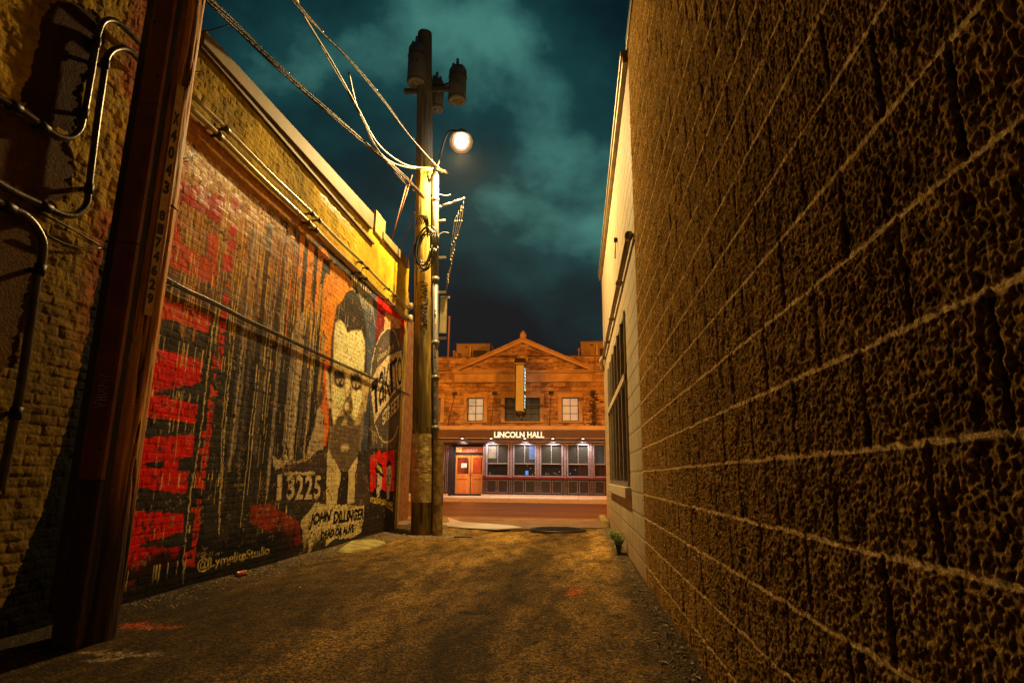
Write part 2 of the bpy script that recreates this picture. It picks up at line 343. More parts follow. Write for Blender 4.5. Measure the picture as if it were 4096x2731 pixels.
for p in [[(742, 965), (765, 970), (765, 995), (742, 990)], [(728, 1125), (745, 1125), (742, 1150), (728, 1150)], [(795, 580), (830, 575), (828, 600), (795, 600)], [(812, 432), (830, 432), (830, 450), (812, 450)]]: cv.px('E', p, DK, .1)
# long pale drips
for c, pts in [('S', [(905, 780), (865, 1200), (800, 1750), (760, 1990), (735, 2240), (732, 2330)]), ('S', [(958, 1150), (905, 1640), (880, 2050), (876, 2140)]), ('S', [(932, 1180), (910, 1500), (890, 1700), (877, 2040)])]:
    cv.line([wp(c, *p) for p in pts], .017, (.55, .42, .16), .12)
r = np.random.default_rng(13)
for y0 in [5.25, 5.33, 5.55, 5.60, 5.64, 5.68, 5.80, 5.94, 6.07, 6.3, 6.36, 6.48, 7.05, 7.12, 7.30, 7.36, 7.52, 7.58, 7.95, 8.04, 8.18, 8.6, 8.66, 8.95]:
    if y0 < 6.5:
        for z1, z0 in [(3.35, 3.02), (2.92, 2.62), (2.42, 2.12), (1.93, 1.80), (1.66, 1.48), (1.14, .95), (.62, .50), (.30, .10)]:
            if r.random() < .82: cv.drip(y0+r.uniform(-.01, .01), z1, z0, .014, (.58, .44, .18), .01)
    else: z1 = r.uniform(1.2, 3.2); cv.drip(y0, z1+r.uniform(0, 1.), max(.35, z1-r.uniform(.5, 1.6)), .016, (.50, .40, .20), .02)
# orange flames left of the portrait
for p in [[(520, 735), (580, 800), (545, 1080), (520, 1220), (495, 1180), (520, 980)], [(618, 835), (680, 890), (655, 1090), (640, 1360), (625, 1568), (600, 1568), (580, 1350), (600, 1000)],
          [(715, 920), (760, 900), (790, 895), (835, 1020), (820, 1030), (780, 1000), (760, 1040), (720, 1320), (705, 1568), (672, 1568), (690, 1320)]]: cv.px('M', p, ORG, .22)
cv.px('M', [(840, 1040), (870, 1040), (880, 1080), (920, 1080), (950, 1110), (990, 1120), (1030, 1200), (1080, 1250), (1075, 1330), (1020, 1350), (980, 1400), (965, 1440), (900, 1500), (890, 1620), (745, 1620), (760, 1330), (800, 1150), (835, 1180)], (.76, .24, .02), .18)
cv.px('B', [(215, 0), (420, 20), (400, 180), (330, 260), (300, 420), (285, 700), (265, 745), (215, 700), (225, 540), (195, 480), (205, 250)], (.76, .22, .015), .18)
cv.px('B', [(225, 745), (265, 760), (245, 1000), (262, 1350), (235, 1530), (205, 1530), (215, 1300), (185, 1180), (225, 1050), (200, 960)], (.66, .13, .012), .25)
for p in [[(580, 790), (612, 850), (600, 980), (560, 1568), (530, 1568), (555, 1000)], [(680, 895), (712, 930), (700, 1160), (668, 1500), (650, 1420)], [(770, 1000), (835, 1030), (835, 1130), (790, 1160), (760, 1280), (745, 1200)]]: cv.px('M', p, BRN, .12)
cv.px('M', [(835, 940), (1320, 1370), (1320, 1568), (1160, 1568), (1090, 1300), (1040, 1210), (900, 1070)], (.028, .02, .02), .2)
for i in range(9):
    x = 1060+i*24; cv.px('M', [(x, 1180+i*20), (x+12, 1190+i*20), (x+18, 1330+i*18), (x+8, 1400+i*14)], (.50, .40, .20), .3)
# light brick-coloured cloth right of the streaks
cv.px('C', [(830, 0), (850, 60), (830, 240), (640, 415), (660, 240), (740, 40), (760, -160), (800, -220)], (.42, .33, .20), .30)
cv.px('B', [(215, 1240), (205, 1568), (60, 1568), (130, 1350), (150, 1240)], (.36, .29, .19), .5)
cv.px('C', [(255, 350), (330, 400), (400, 340), (520, 400), (640, 380), (640, 415), (470, 440), (400, 450), (320, 520), (270, 500)], (.40, .32, .18), .62)
# navy panel behind the head, right
cv.px('N', [(360, 470), (650, 560), (640, 1000), (640, 1568), (510, 1568), (520, 900)], NAVY, .2)
cv.px('B', [(560, 480), (690, 180), (680, 600), (640, 900), (600, 1568), (560, 1568)], NAVY, .3)
for i in range(8): cv.px('N', [(395+i*26, 440+i*22), (420+i*26, 460+i*22), (470+i*20, 700+i*20), (480+i*18, 760+i*12)], (.36, .31, .22), .52)
# head: dark ground, hair, skin planes, features
cv.px('B', [(300, 430), (330, 270), (400, 220), (405, 165), (480, 135), (540, 230), (590, 420), (600, 900), (640, 930), (590, 1230), (560, 1420), (500, 1568), (280, 1568), (265, 1200), (235, 850), (270, 800), (275, 620)], (.055, .042, .036), .1, 1, .45)
cv.px('B', [(235, 845), (262, 900), (262, 1010), (280, 1180), (262, 1200), (240, 1050)], (.58, .50, .30), .15, 1, .45)
cv.px('B', [(320, 430), (365, 400), (405, 460), (425, 515), (500, 490), (550, 500), (578, 580), (582, 700), (570, 860), (530, 850), (470, 870), (440, 850), (390, 830), (330, 830), (300, 780), (302, 600)], CREAM, .05)
cv.px('B', [(300, 790), (600, 880), (620, 930), (575, 1200), (540, 1330), (480, 1420), (350, 1400), (300, 1330), (275, 1150), (275, 900)], (.40, .31, .14), .08, 1, .45)
cv.px('B', [(290, 985), (340, 1010), (400, 1040), (405, 1100), (375, 1200), (335, 1260), (300, 1335), (285, 1230), (292, 1100)], CREAM, .05)
cv.px('B', [(465, 1040), (545, 1020), (555, 1110), (530, 1200), (500, 1300), (475, 1270), (455, 1170)], CREAM, .05)
cv.px('B', [(410, 870), (445, 890), (440, 1000), (432, 1090), (418, 1100), (412, 980)], CREAM, .05)
cv.px('B', [(305, 870), (330, 850), (390, 870), (405, 930), (400, 985), (375, 1015), (330, 1000), (305, 950)], (.045, .03, .026), .05, 1, .45)
cv.px('B', [(455, 905), (490, 880), (545, 905), (555, 960), (545, 1020), (500, 1045), (465, 1010), (452, 960)], (.045, .03, .026), .05, 1, .45)
cv.px('B', [(320, 930), (390, 930), (402, 955), (325, 950)], (.36, .27, .12), .05, 1, .45)
cv.px('B', [(468, 955), (540, 950), (545, 985), (472, 985)], (.36, .27, .12), .05, 1, .45)
for p in [(338, 958), (376, 962), (484, 985), (512, 992)]: cv.px('B', [(p[0]-6, p[1]-10), (p[0]+7, p[1]-8), (p[0]+6, p[1]+12), (p[0]-5, p[1]+10)], (.62, .55, .34), .0, 1, .45)
cv.px('B', [(350, 945), (368, 945), (366, 975), (352, 972)], (.012, .01, .01), 0, 1, .45); cv.px('B', [(490, 965), (506, 965), (506, 1005), (490, 1002)], (.012, .01, .01), 0, 1, .45)
cv.px('B', [(440, 1060), (465, 1100), (480, 1200), (450, 1250), (415, 1250), (375, 1210), (395, 1140), (415, 1100)], (.17, .125, .065), .05, 1, .45)
cv.px('B', [(405, 1145), (432, 1140), (435, 1190), (412, 1210), (400, 1185)], CREAM, .03)
cv.px('B', [(285, 1340), (330, 1400), (500, 1410), (545, 1330), (575, 1230), (570, 1400), (545, 1568), (285, 1568), (280, 1430)], (.19, .14, .085), .1, 1, .4)
cv.px('B', [(330, 1270), (400, 1250), (455, 1260), (490, 1330), (440, 1375), (360, 1370), (320, 1345)], (.10, .075, .045), .2, 1, .45)
cv.px('B', [(405, 1270), (425, 1270), (420, 1370), (385, 1380), (370, 1340)], (.46, .37, .18), .12, 1, .45)
cv.px('B', [(330, 1390), (420, 1395), (480, 1370), (470, 1410), (400, 1425), (335, 1415)], (.022, .016, .016), .05, 1, .45)
cv.px('B', [(360, 1432), (440, 1425), (440, 1445), (375, 1450)], (.38, .29, .13), .1, 1, .45); cv.px('B', [(335, 1430), (365, 1440), (350, 1470), (335, 1465)], (.38, .29, .13), .1, 1, .45)
cv.px('C', [(900, 0), (1265, 0), (1240, 280), (1225, 360), (1130, 520), (1060, 530), (1000, 480), (910, 310)], (.14, .10, .065), .08, 1, .45)
cv.px('C', [(1035, 240), (1060, 220), (1130, 225), (1125, 280), (1100, 300), (1085, 260), (1075, 300), (1045, 295)], (.50, .41, .2), .1, 1, .45)
cv.px('C', [(925, 20), (960, 40), (950, 90), (915, 60)], (.25, .2, .11), .3, 1, .45)
cv.px('B', [(600, 950), (625, 935), (628, 990), (605, 1080), (590, 1220), (578, 1230), (580, 1130), (595, 1050)], (.42, .33, .15), .1, 1, .45)
cv.px('B', [(395, 1225), (425, 1235), (420, 1252), (400, 1248)], (.03, .022, .02), .0, 1, .3); cv.px('B', [(442, 1225), (466, 1215), (462, 1240), (445, 1245)], (.03, .022, .02), .0, 1, .3)
cv.px('B', [(447, 1000), (456, 1080), (470, 1150), (455, 1200), (444, 1120)], (.09, .065, .04), .0, 1, .3)
def soften(c, pts, n):
    w = cv.win([wp(c, *p) for p in pts]); a = cv.c[w]
    for _ in range(n):
        b = a.copy(); b[1:-1] = (a[:-2]+2*a[1:-1]+a[2:])/4; a = b.copy(); a[:, 1:-1] = (b[:, :-2]+2*b[:, 1:-1]+b[:, 2:])/4
    cv.c[w] = a
soften('B', [(235, 130), (640, 1568)], 3)
# coat and shirt
cv.px('C', [(300, 530), (420, 450), (640, 415), (830, 300), (890, 240), (870, 540), (860, 880), (700, 900), (250, 880), (260, 560)], (.085, .055, .048), .12, 1, .45)
cv.px('C', [(1225, 380), (1330, 470), (1380, 900), (1290, 930), (1190, 930), (1195, 640)], (.085, .06, .055), .15, 1, .45)
cv.px('C', [(895, 260), (915, 320), (960, 400), (1010, 480), (1040, 550), (1020, 700), (990, 900), (870, 930), (868, 720), (880, 500), (875, 380)], (.52, .43, .20), .1, 1, .45)
cv.px('C', [(1228, 350), (1225, 430), (1200, 560), (1190, 880), (1110, 900), (1125, 640), (1112, 540), (1150, 470)], (.52, .43, .22), .1, 1, .45)
cv.px('C', [(1040, 530), (1120, 530), (1125, 620), (1100, 760), (1090, 900), (990, 960), (1000, 780), (1030, 640)], (.035, .024, .024), .08, 1, .45)
# peeling pale ground below and the writing
cv.px('C', [(590, 1080), (640, 1020), (700, 950), (730, 890), (790, 880), (880, 920), (1100, 900), (1210, 920), (1300, 910), (1310, 980), (1270, 1210), (1180, 1280), (950, 1300), (840, 1400), (760, 1490), (680, 1400), (600, 1380), (600, 1200), (580, 1150)], (.52, .44, .21), .52)
cv.px('C', [(610, 1380), (760, 1400), (745, 1500), (610, 1550), (590, 1460)], (.36, .28, .08), .5)
cv.px('C', [(430, 1380), (570, 1360), (590, 1500), (540, 1580), (470, 1590), (440, 1480)], (.50, .34, .10), .66)
cv.px('C', [(330, 1200), (580, 1240), (600, 1400), (400, 1480), (330, 1540), (300, 1300)], (.50, .015, .008), .72)
cv.px('C', [(0, 900), (240, 900), (560, 1100), (580, 1280), (300, 1300), (0, 1100)], (.22, .03, .012), .45)
cv.px('C', [(260, 540), (870, 540), (860, 870), (250, 860)], (.038, .026, .022), .1)
cv.px('C', [(390, 530), (745, 530), (740, 560), (395, 562)], (.42, .34, .2), .3)
for t, x0, x1 in [('1', 312, 356), ('3', 425, 503), ('2', 524, 604), ('2', 630, 708), ('5', 734, 800)]:
    b0 = 850-(x0-300)*.03; t0 = 566+(x0-300)*.03
    cv.text(t, wp('C', x0-6, b0), wp('C', x1-4, b0-6), wp('C', x0+4, t0), (.50, .42, .25), .10, .01, 1)
cv.text('JOHN', wp('C', 668, 1190), wp('C', 900, 1130), wp('C', 700, 1015), (.010, .008, .008), .03, .02, 1)
cv.text('DILLINGER', wp('C', 945, 1125), wp('C', 1290, 1070), wp('C', 962, 985), (.010, .008, .008), .03, .02, 1)
cv.text('DEAD.OR ALIVE', wp('C', 805, 1305), wp('C', 1180, 1215), wp('C', 812, 1215), (.010, .008, .008), .03, .02, 1)
# black base coat and signature
a = sst(-Z-.16*(fbm(Y*3, Z*3, 3, 21)-.5)*2, -.52, -.34)*sst(-Y, -9.0, -8.2); a *= 1-.96*(np.abs(cv.c[..., 0]-.3) < .29)*(cv.c[..., 0] > .2)*(Y < 6.6)
cv.c += (np.array((.012, .011, .011))-cv.c)*(a*.96)[..., None]
a = sst(-Z, -.30, -.10)*(Y < 9.6)*sst(fbm(Y*4, Z*4, 3, 22), .3, .5); cv.c += (np.array((.02, .017, .014))-cv.c)*(a*.9)[..., None]
SIG = (.46, .36, .13)
cv.text('@LymeliteStudio', wp('D', 812, 1238), wp('D', 1415, 1098), wp('D', 816, 1118), SIG, .0, .008, 0)
for x in (905, 1010, 1060, 1120, 1180, 1250, 1310): cv.px('D', [(x, 1212-(x-812)*.235), (x+26, 1206-(x-812)*.235), (x+26, 1213-(x-812)*.235), (x, 1219-(x-812)*.235)], SIG, .05)
cv.text('- Gabriel Mrskulis', wp('D', 822, 1108), wp('D', 1022, 1075), wp('D', 824, 1070), (.42, .32, .12), .0, 0, 0)
# round street-food badge
cv.px('L', [(105, 0), (180, -55), (345, 30), (345, 110), (320, 700), (260, 1060), (70, 1060), (60, 700), (65, 500), (110, 250)], (.115, .092, .082), .06)
cv.px('B', [(690, 180), (955, 400), (950, 470), (905, 440), (860, 380), (770, 330), (690, 300)], (.66, .008, .006), .1)
cv.px('B', [(690, 300), (760, 330), (760, 460), (720, 500), (690, 600), (680, 560)], (.17, .012, .012), .3)
cv.px('B', [(765, 320), (900, 410), (905, 470), (870, 480), (800, 470), (750, 490)], (.60, .30, .13), .5)
cv.px('B', [(900, 440), (950, 470), (945, 650), (915, 640), (900, 560)], (.20, .02, .02), .3)
P = smoothpath([wp('L', *p) for p in [(112, 250), (150, 165), (205, 125), (255, 160), (288, 265)]], 6); cv.line(P, .035, PALE, .1)
P = smoothpath([wp('L', *p) for p in [(100, 275), (70, 430), (66, 560), (85, 720), (97, 860)]], 6); cv.line(P, .05, PALE, .15)
P = smoothpath([wp('L', *p) for p in [(102, 885), (135, 975), (190, 1015), (250, 975), (278, 890)]], 6); cv.line(P, .032, PALE, .1)
cv.px('L', [(305, 295), (318, 400), (318, 480), (312, 570), (240, 640), (170, 740), (95, 860), (80, 740), (66, 580), (70, 520), (120, 430), (200, 340)], (.56, .46, .28), .06)
cv.px('L', [(68, 625), (74, 545), (122, 500), (124, 575), (112, 590), (120, 775), (100, 795), (92, 605)], (.02, .016, .018), .02, 1, .3)
for t, x0, y0, x1, y1, xt, yt in [('a', 128, 740, 175, 690, 128, 480), ('K', 178, 700, 225, 650, 168, 430), ('I', 222, 640, 242, 620, 212, 400), ('T', 248, 630, 285, 585, 232, 385), ('O', 276, 590, 313, 555, 270, 360)]:
    cv.text(t, wp('L', x0, y0), wp('L', x1, y1), wp('L', xt, yt), (.020, .016, .018), .03, .01)
for t, x0, y0, x1, y1, xt, yt in [('S', 158, 890, 182, 855, 152, 800), ('T', 180, 860, 204, 835, 172, 765), ('R', 204, 838, 224, 815, 198, 735), ('E', 226, 815, 246, 790, 222, 710), ('E', 248, 790, 266, 768, 244, 685), ('T', 268, 765, 290, 742, 264, 662)]:
    cv.text(t, wp('L', x0, y0), wp('L', x1, y1), wp('L', xt, yt), (.56, .46, .28), .05, .03)
cv.text('The', wp('L', 122, 312), wp('L', 150, 292), wp('L', 120, 280), (.48, .4, .25), .05)
cv.text('Lincoln Park', wp('L', 115, 385), wp('L', 245, 285), wp('L', 122, 328), (.50, .41, .26), .05, .01)
for x in (78, 92, 105, 150, 192): cv.line([wp('L', x, 880+x*.6), wp('L', x+4, 960+x*.6)], .03, (.45, .38, .25), .3)
# small poster of two men: one in a banded hat, one bare-headed
cv.px('L', [(62, 1120), (120, 1100), (130, 1065), (150, 1110), (190, 1080), (255, 1075), (245, 1400), (235, 1480), (150, 1460), (60, 1395)], (.60, .012, .008), .08)
cv.px('L', [(60, 1440), (100, 1370), (160, 1385), (180, 1410), (245, 1395), (238, 1480), (130, 1470)], (.012, .01, .012), .05)
cv.px('L', [(95, 1215), (110, 1195), (125, 1170), (150, 1190), (165, 1265), (172, 1300), (140, 1275), (105, 1255)], (.014, .012, .012), .03)
cv.px('L', [(112, 1205), (122, 1185), (150, 1225), (162, 1262), (145, 1255), (120, 1225)], (.62, .42, .03), .03)
cv.px('L', [(112, 1262), (128, 1260), (152, 1290), (150, 1360), (135, 1400), (135, 1445), (115, 1445), (108, 1380), (118, 1330)], (.50, .44, .34), .03)
cv.px('L', [(126, 1285), (136, 1287), (136, 1298), (124, 1296)], DK, 0, 1, .3); cv.px('L', [(118, 1345), (134, 1350), (130, 1362), (120, 1360)], DK, 0, 1, .3); cv.px('L', [(108, 1265), (118, 1265), (112, 1330), (118, 1380), (106, 1370)], DK, 0, 1, .3)
cv.px('L', [(188, 1205), (195, 1170), (210, 1155), (225, 1170), (228, 1210), (215, 1190), (200, 1215)], (.012, .01, .01), 0)
cv.px('L', [(188, 1215), (205, 1200), (226, 1200), (228, 1290), (220, 1350), (212, 1385), (210, 1460), (188, 1460), (192, 1370), (188, 1300)], (.52, .46, .36), .03)
for p in [[(190, 1275), (204, 1275), (203, 1287), (190, 1286)], [(212, 1272), (222, 1270), (222, 1283), (212, 1284)], [(203, 1290), (209, 1290), (207, 1325), (200, 1322)], [(196, 1345), (213, 1342), (210, 1356), (198, 1357)]]: cv.px('L', p, DK, 0, 1, .3)
cv.px('L', [(62, 1442), (235, 1482), (235, 1518), (62, 1488)], (.50, .36, .07), .12); cv.px('L', [(160, 1515), (238, 1530), (236, 1565), (160, 1550)], (.48, .34, .08), .15)
cv.text('CHICAGOCRIMETOURS.COM', wp('L', 66, 1482), wp('L', 232, 1512), wp('L', 66, 1450), (.02, .016, .012), .05, .01)
cv.text('SPIRITS TOUR', wp('L', 166, 1547), wp('L', 232, 1560), wp('L', 166, 1522), (.02, .016, .012), .05, .01)
# slate margin and lower right brown base
cv.px('L', [(256, 1060), (285, 1050), (268, 1568), (258, 1760), (240, 1750), (245, 1400)], (.05, .055, .06), .15)
cv.px('C', [(1300, 930), (1500, 900), (1640, 990), (1680, 1180), (1400, 1300), (1290, 1260)], (.045, .032, .02), .3)
r = np.random.default_rng(29)
for i in range(120):
    y0 = r.uniform(5.2, 9.9); z1 = r.uniform(1.0, 4.4); cv.drip(y0, z1, max(.5, z1-r.uniform(.1, .9)), r.uniform(.004, .012), [(.50, .38, .16), (.30, .22, .13), (.02, .016, .014), (.45, .25, .06)][r.integers(4)], .02, .6)
lum = cv.c.max(-1); wn = fbm(Y*7, Z*7, 5, 301); ws_ = fbm(Y*22, Z*2.2, 4, 302); chip = sst(vn(Y*36, Z*40, 303)*.6+vn(Y*11, Z*13, 304)*.4, .70, .76)
cv.c *= (.62+.55*wn+.28*ws_)[..., None]; cv.c = cv.c+(np.array((.030, .022, .018))-cv.c)*(chip*sst(lum, .1, .3)*.8)[..., None]
chip2 = sst(vn(Y*40+9, Z*44, 305)*.5+vn(Y*9, Z*9, 306)*.5, .73, .78)*(Z > .3); cv.c = cv.c+(np.array((.30, .20, .10))-cv.c)*(chip2*.6)[..., None]
# everything above the mural: ochre paint; a course of bare orange brick at the left
top = np.interp(Y, [wp('S', *p)[0] for p in [(700, 515), (735, 545), (1039, 806), (1195, 925), (1300, 985), (1330, 1010), (1622, 1285), (1640, 1300)]], [wp('S', *p)[1] for p in [(700, 515), (735, 545), (1039, 806), (1195, 925), (1300, 985), (1330, 1010), (1622, 1285), (1640, 1300)]])
m = cv.wz > top+.01
OCH = np.array((.40, .275, .018)); och = OCH*(.55+.75*fbm(Y*3.5, Z*3.5, 5, 41))[..., None]
stain = sst(fbm(Y*1.3, Z*1.0, 3, 44), .40, .62)*(1-sst(Y, 12., 13.)); och = och*(1-.30*stain[..., None])
cv.c = np.where(m[..., None], och, cv.c)
bb = m & (Z < top+.30-.030*(Y-5)) & (Y < 10.2) & (cv.grit > .28); cv.c[bb] = (np.array((.36, .15, .03))*(.5+fbm(Y*12, Z*12, 3, 46))[..., None])[bb]
m2 = (cv.wy > 13.27-.0*Z); cv.c[m2] = (OCH*.95)
# courses and relief
BH = .0735; row = np.floor(Z/BH); fz = Z/BH-row; by = Y/.235+.5*(row % 2)+.06*vn(row, row*0, 8); fy = by-np.floor(by)
smooth_top = sst(Y, 9.6, 10.6)*sst(Z, 4.9, 5.0)
mort = np.maximum(sst(np.abs(fz-.5), .40, .47), sst(np.abs(fy-.5), .455, .48))*(.35+.65*vn(Y*6, Z*6, 55))
bid = vn(np.floor(by)+.5, row+.5, 61)
h = -.0040*mort*(1-.85*smooth_top)+(bid-.5)*.0028*(1-smooth_top)+(fbm(Y*16, Z*16, 4, 62)-.5)*.0075*(1-.4*smooth_top)
up = sst(Z, 4.7, 4.95)*(1-smooth_top); h += up*((fbm(Y*7, Z*9, 4, 66)-.5)*.026-.004*mort)
cv.c = np.minimum(cv.c*(.85+.55*sst(cv.c.max(-1), .05, .25))[..., None], .9); cv.c *= (1-.30*mort*(1-.8*smooth_top))[..., None]*(.85+.3*bid*(1-smooth_top)+.15*smooth_top)[..., None]
M_MURAL = attrmat('painted_brick', .38, .6, 60, .008, .6, .12, .22, gloss=True)
BL = empty('brick_building', (XL, 9.3, 0), 'low ochre brick building with the big wanted poster mural along its alley side', 'building')
gl = np.where(m, .0, np.where((Z > top-.55) & (Z < top+.02), .35, .12)*np.where(sst(fbm(Y*5, Z*14, 3, 68), .45, .6) > .5, 1.6, .7))*(1-.75*sst(Y, 9.5, 11.5)); gl = np.maximum(gl, .8*m*sst(Z, 5.25, 5.45)*sst(Y, 8.3, 8.5)*sst(-Y, -9.9, -9.6))
Zc = np.minimum(Z, np.interp(Y, [5.1, 10.78, 10.8, 13.5], [5.62, 5.90, 5.95, 6.06]))
X = np.stack([XL+h, Y, Zc], -1)
gridmesh('mural_wall', X, M_MURAL, BL, np.concatenate([cv.c, gl[..., None]], -1))
M_OCH = mat('ochre_paint', (.44, .34, .085), (.28, .20, .05), .55, 5, .5, 50)
M_BRICKD = mat('dark_brick', (.20, .11, .05), (.09, .05, .03), .85, 6, .6, 40)
mb = MB(); mb.box(-12, XL-.012, 5.2, 13.40, 0, 5.75); mb.build('building_body', M_BRICKD, BL)
mb = MB(); mb.box(XL-.9, XL-.55, 13.45, 16.3, 0, 5.3); mb.build('side_wall', M_BRICKD, BL)
# metal coping, raised end block, second coping
M_COP = mat('coping_metal', (.22, .15, .045), (.14, .095, .03), .7, 3, .15, 30, 0)
M_DARKM = mat('dark_metal', (.03, .025, .02), (.015, .012, .01), .5, 8, .2, 60, .5)
def sec(p0t, p0b, p1t, p1b, name, dx=.07, ext=0):
    a, b, c, d = [onx(*p, XL+dx) for p in (p0t, p0b, p1t, p1b)]
    if ext:
        a[2] -= (c[2]-a[2])/(c[1]-a[1])*0; a[1] = ext; b[1] = ext
    pr = MB(); x1, x0 = XL+dx, XL-.35
    pr.add([(x1, a[1], a[2]), (x1, b[1], b[2]), (x1, d[1], d[2]), (x1, c[1], c[2]), (x0, a[1], a[2]+.02), (x0, b[1], b[2]), (x0, d[1], d[2]), (x0, c[1], c[2]+.02)],
           [(0, 1, 2, 3), (4, 7, 6, 5), (0, 3, 7, 4), (1, 5, 6, 2), (0, 4, 5, 1), (3, 2, 6, 7)])
    o = pr.build(name, M_COP, BL, .008); return a, c, d
a, c, d = sec((812, 107), (806, 161), (1497, 857), (1492, 918), 'coping', .07, 5.2)
c1 = (a, c)
a2, c2, d2 = sec((1535, 925), (1534, 955), (1637, 1040), (1637, 1075), 'coping', .07)
zb = onx(1490, 918, XL)[2]; mb = MB(); y0 = onx(1494, 900, XL)[1]; y1 = onx(1533, 930, XL)[1]
mb.box(XL-.35, XL+.045, y0, y1, zb-.03, onx(1515, 850, XL+.04)[2]); mb.build('parapet_block', M_OCH, BL, .02)
mb = MB(); zt = onx(1495, 835, XL)[2]; mb.box(XL-.45, XL-.30, y0-.25, y1-.1, zb, zt+.16); mb.build('roof_vent', M_DARKM, BL, .01)
mb = MB(); mb.box(XL-.012, XL+.045, 5.2, y0, a[2]-.20, a[2]-.16); mb.build('drip_edge', mat('rusty_edge', (.12, .05, .02), (.06, .03, .015), .7), BL)
# pipes along the top of the mural
M_PIPE = mat('painted_pipe', (.50, .45, .28), (.38, .33, .18), .30, 6, .15, 40, .35)
M_CLAMP = mat('clamp_steel', (.10, .08, .05), (.04, .035, .03), .5, 10, .2, 60, .4)
for (p, q, r_) in [((765, 435), (1633, 1280), .030), ((800, 414), (1637, 1237), .024)]:
    A = onx(*p, XL+.09); B = onx(*q, XL+.09); A2 = A+(A-B)*.02; pts = [A2+(B-A2)*t+np.array((0, 0, .008*math.sin(t*23))) for t in np.linspace(0, 1, 40)]
    pi = MB().tube(pts, r_, 10).build('pipe', M_PIPE, BL)
    for t in (.06, .34, .37, .60, .64, .80, .86, .99):
        C = A+(B-A)*t; D = (B-A)/np.linalg.norm(B-A); MB().tube([C-D*.05, C+D*.05], r_+.010, 10).box(XL, C[0]-.01, C[1]-.012, C[1]+.012, C[2]-.012, C[2]+.012).build('clamp', M_CLAMP, pi)
MB().lathe(XL+.10, 13.36, [(.05, 4.62), (.07, 4.66), (.07, 4.74), (.05, 4.78)], 12).lathe(XL+.10, 13.36, [(.04, 4.93), (.065, 4.96), (.065, 5.03), (.04, 5.07)], 12).split('pipe_end_cap', M_PIPE, BL)
# black cable sagging across the mural
M_RUB = mat('black_cable', (.012, .011, .012), (.008, .008, .008), .35)
pts = [onx(*p, XL+.035) for p in [(600, 1085), (650, 1115), (750, 1168), (850, 1213), (1000, 1290), (1150, 1359), (1300, 1430), (1450, 1496), (1640, 1583)]]
cb = MB().tube(smoothpath(pts, 5), .014, 8).tube([p+np.array((.012, 0, .022)) for p in smoothpath(pts, 5)], .008, 6).build('cable', M_RUB, BL)
# corner: downspout, pale trim
M_TRIM = mat('ochre_trim', (.50, .38, .10), (.38, .27, .07), .5, 6, .3, 40)
MB().box(XL-.02, XL+.028, 13.33, 13.46, 0, 5.2).build('corner_trim', M_TRIM, BL, .01)
MB().box(XL-.16, XL-.02, 13.47, 13.60, 1.25, 5.4).build('downspout', mat('rust_metal', (.32, .15, .05), (.2, .09, .03), .5, 7, .2, 40, .3), BL, .02)

# ================================================================== tall brick building nearer the camera
ny = np.concatenate([np.arange(-4, 2.2, .25), np.arange(2.2, 5.16, .0085)]); nz = np.concatenate([np.arange(-.05, 6.1, .0095), np.arange(6.2, 9.5, .3)])
nv = Canvas(ny, nz, (.40, .30, .10)); Y, Z = nv.Y, nv.Z
nv.c = (np.array((.50, .31, .02))*(.45+.95*fbm(Y*4, Z*4, 5, 71))[..., None]).astype(np.float32)
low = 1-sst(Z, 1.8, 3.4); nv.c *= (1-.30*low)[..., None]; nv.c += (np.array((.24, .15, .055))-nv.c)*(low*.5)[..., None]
rd = sst(Y, 4.15, 4.35)*sst(fbm(Y*3, Z*2, 3, 73), .38, .5)*sst(Z, 1.7, 2.6); nv.c += (np.array((.34, .11, .03))*(.6+.8*fbm(Y*9, Z*9, 3, 74))[..., None]-nv.c)*rd[..., None]
flat = np.zeros(Y.shape, np.float32)
def patch(pts, col):
    P = [onx(x/1.4255, y/1.4255, XL)[1:] for x, y in pts]; k = nv.c.copy(); nv.poly(P, (-9, -9, -9), 0, 1, 1.6)
    w = nv.c[..., 0] < -1; nv.c = k; flat[w] = 1; nv.c[w] = (np.array(col)*(.75+.5*fbm(Y*2.5, Z*2.5, 4, 77))[..., None])[w]
patch([(195, 250), (215, 90), (300, 5), (400, 0), (480, 40), (560, 110), (570, 240), (500, 380), (450, 520), (440, 680), (380, 760), (200, 680), (100, 560)], (.060, .026, .012))
patch([(-300, 480), (0, 610), (350, 810), (400, 900), (390, 1080), (330, 1140), (230, 1150), (0, 1030), (-300, 900)], (.125, .062, .020))
patch([(-300, 1050), (0, 1190), (110, 1210), (190, 1330), (215, 1480), (170, 1700), (100, 1900), (60, 2100), (-300, 2200)], (.14, .072, .022))
# shade beside the pole, painted into the wall as a near-black sweep
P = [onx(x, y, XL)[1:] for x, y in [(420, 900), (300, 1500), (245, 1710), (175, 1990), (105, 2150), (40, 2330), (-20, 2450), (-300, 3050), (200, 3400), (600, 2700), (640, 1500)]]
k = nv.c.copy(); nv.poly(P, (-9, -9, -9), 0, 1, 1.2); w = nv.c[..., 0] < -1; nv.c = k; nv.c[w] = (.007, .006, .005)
BH = .0735; row = np.floor(Z/BH); fz = Z/BH-row; by = Y/.235+.5*(row % 2); fy = by-np.floor(by)
mort = np.maximum(sst(np.abs(fz-.5), .36, .46), sst(np.abs(fy-.5), .44, .475))*(.3+.7*vn(Y*6, Z*6, 55)); bid = vn(np.floor(by)+.5, row+.5, 62)
from_flat = flat
h = (1-from_flat)*(-.0045*mort+(bid-.5)*.004+(fbm(Y*11, Z*11, 4, 63)-.5)*(.016+.010*sst(Z, 1.6, 3.4)))+from_flat*((fbm(Y*5, Z*5, 4, 64)-.5)*.006-.008)
h -= w*0.0; nv.c *= (1-.35*mort*(1-from_flat))[..., None]
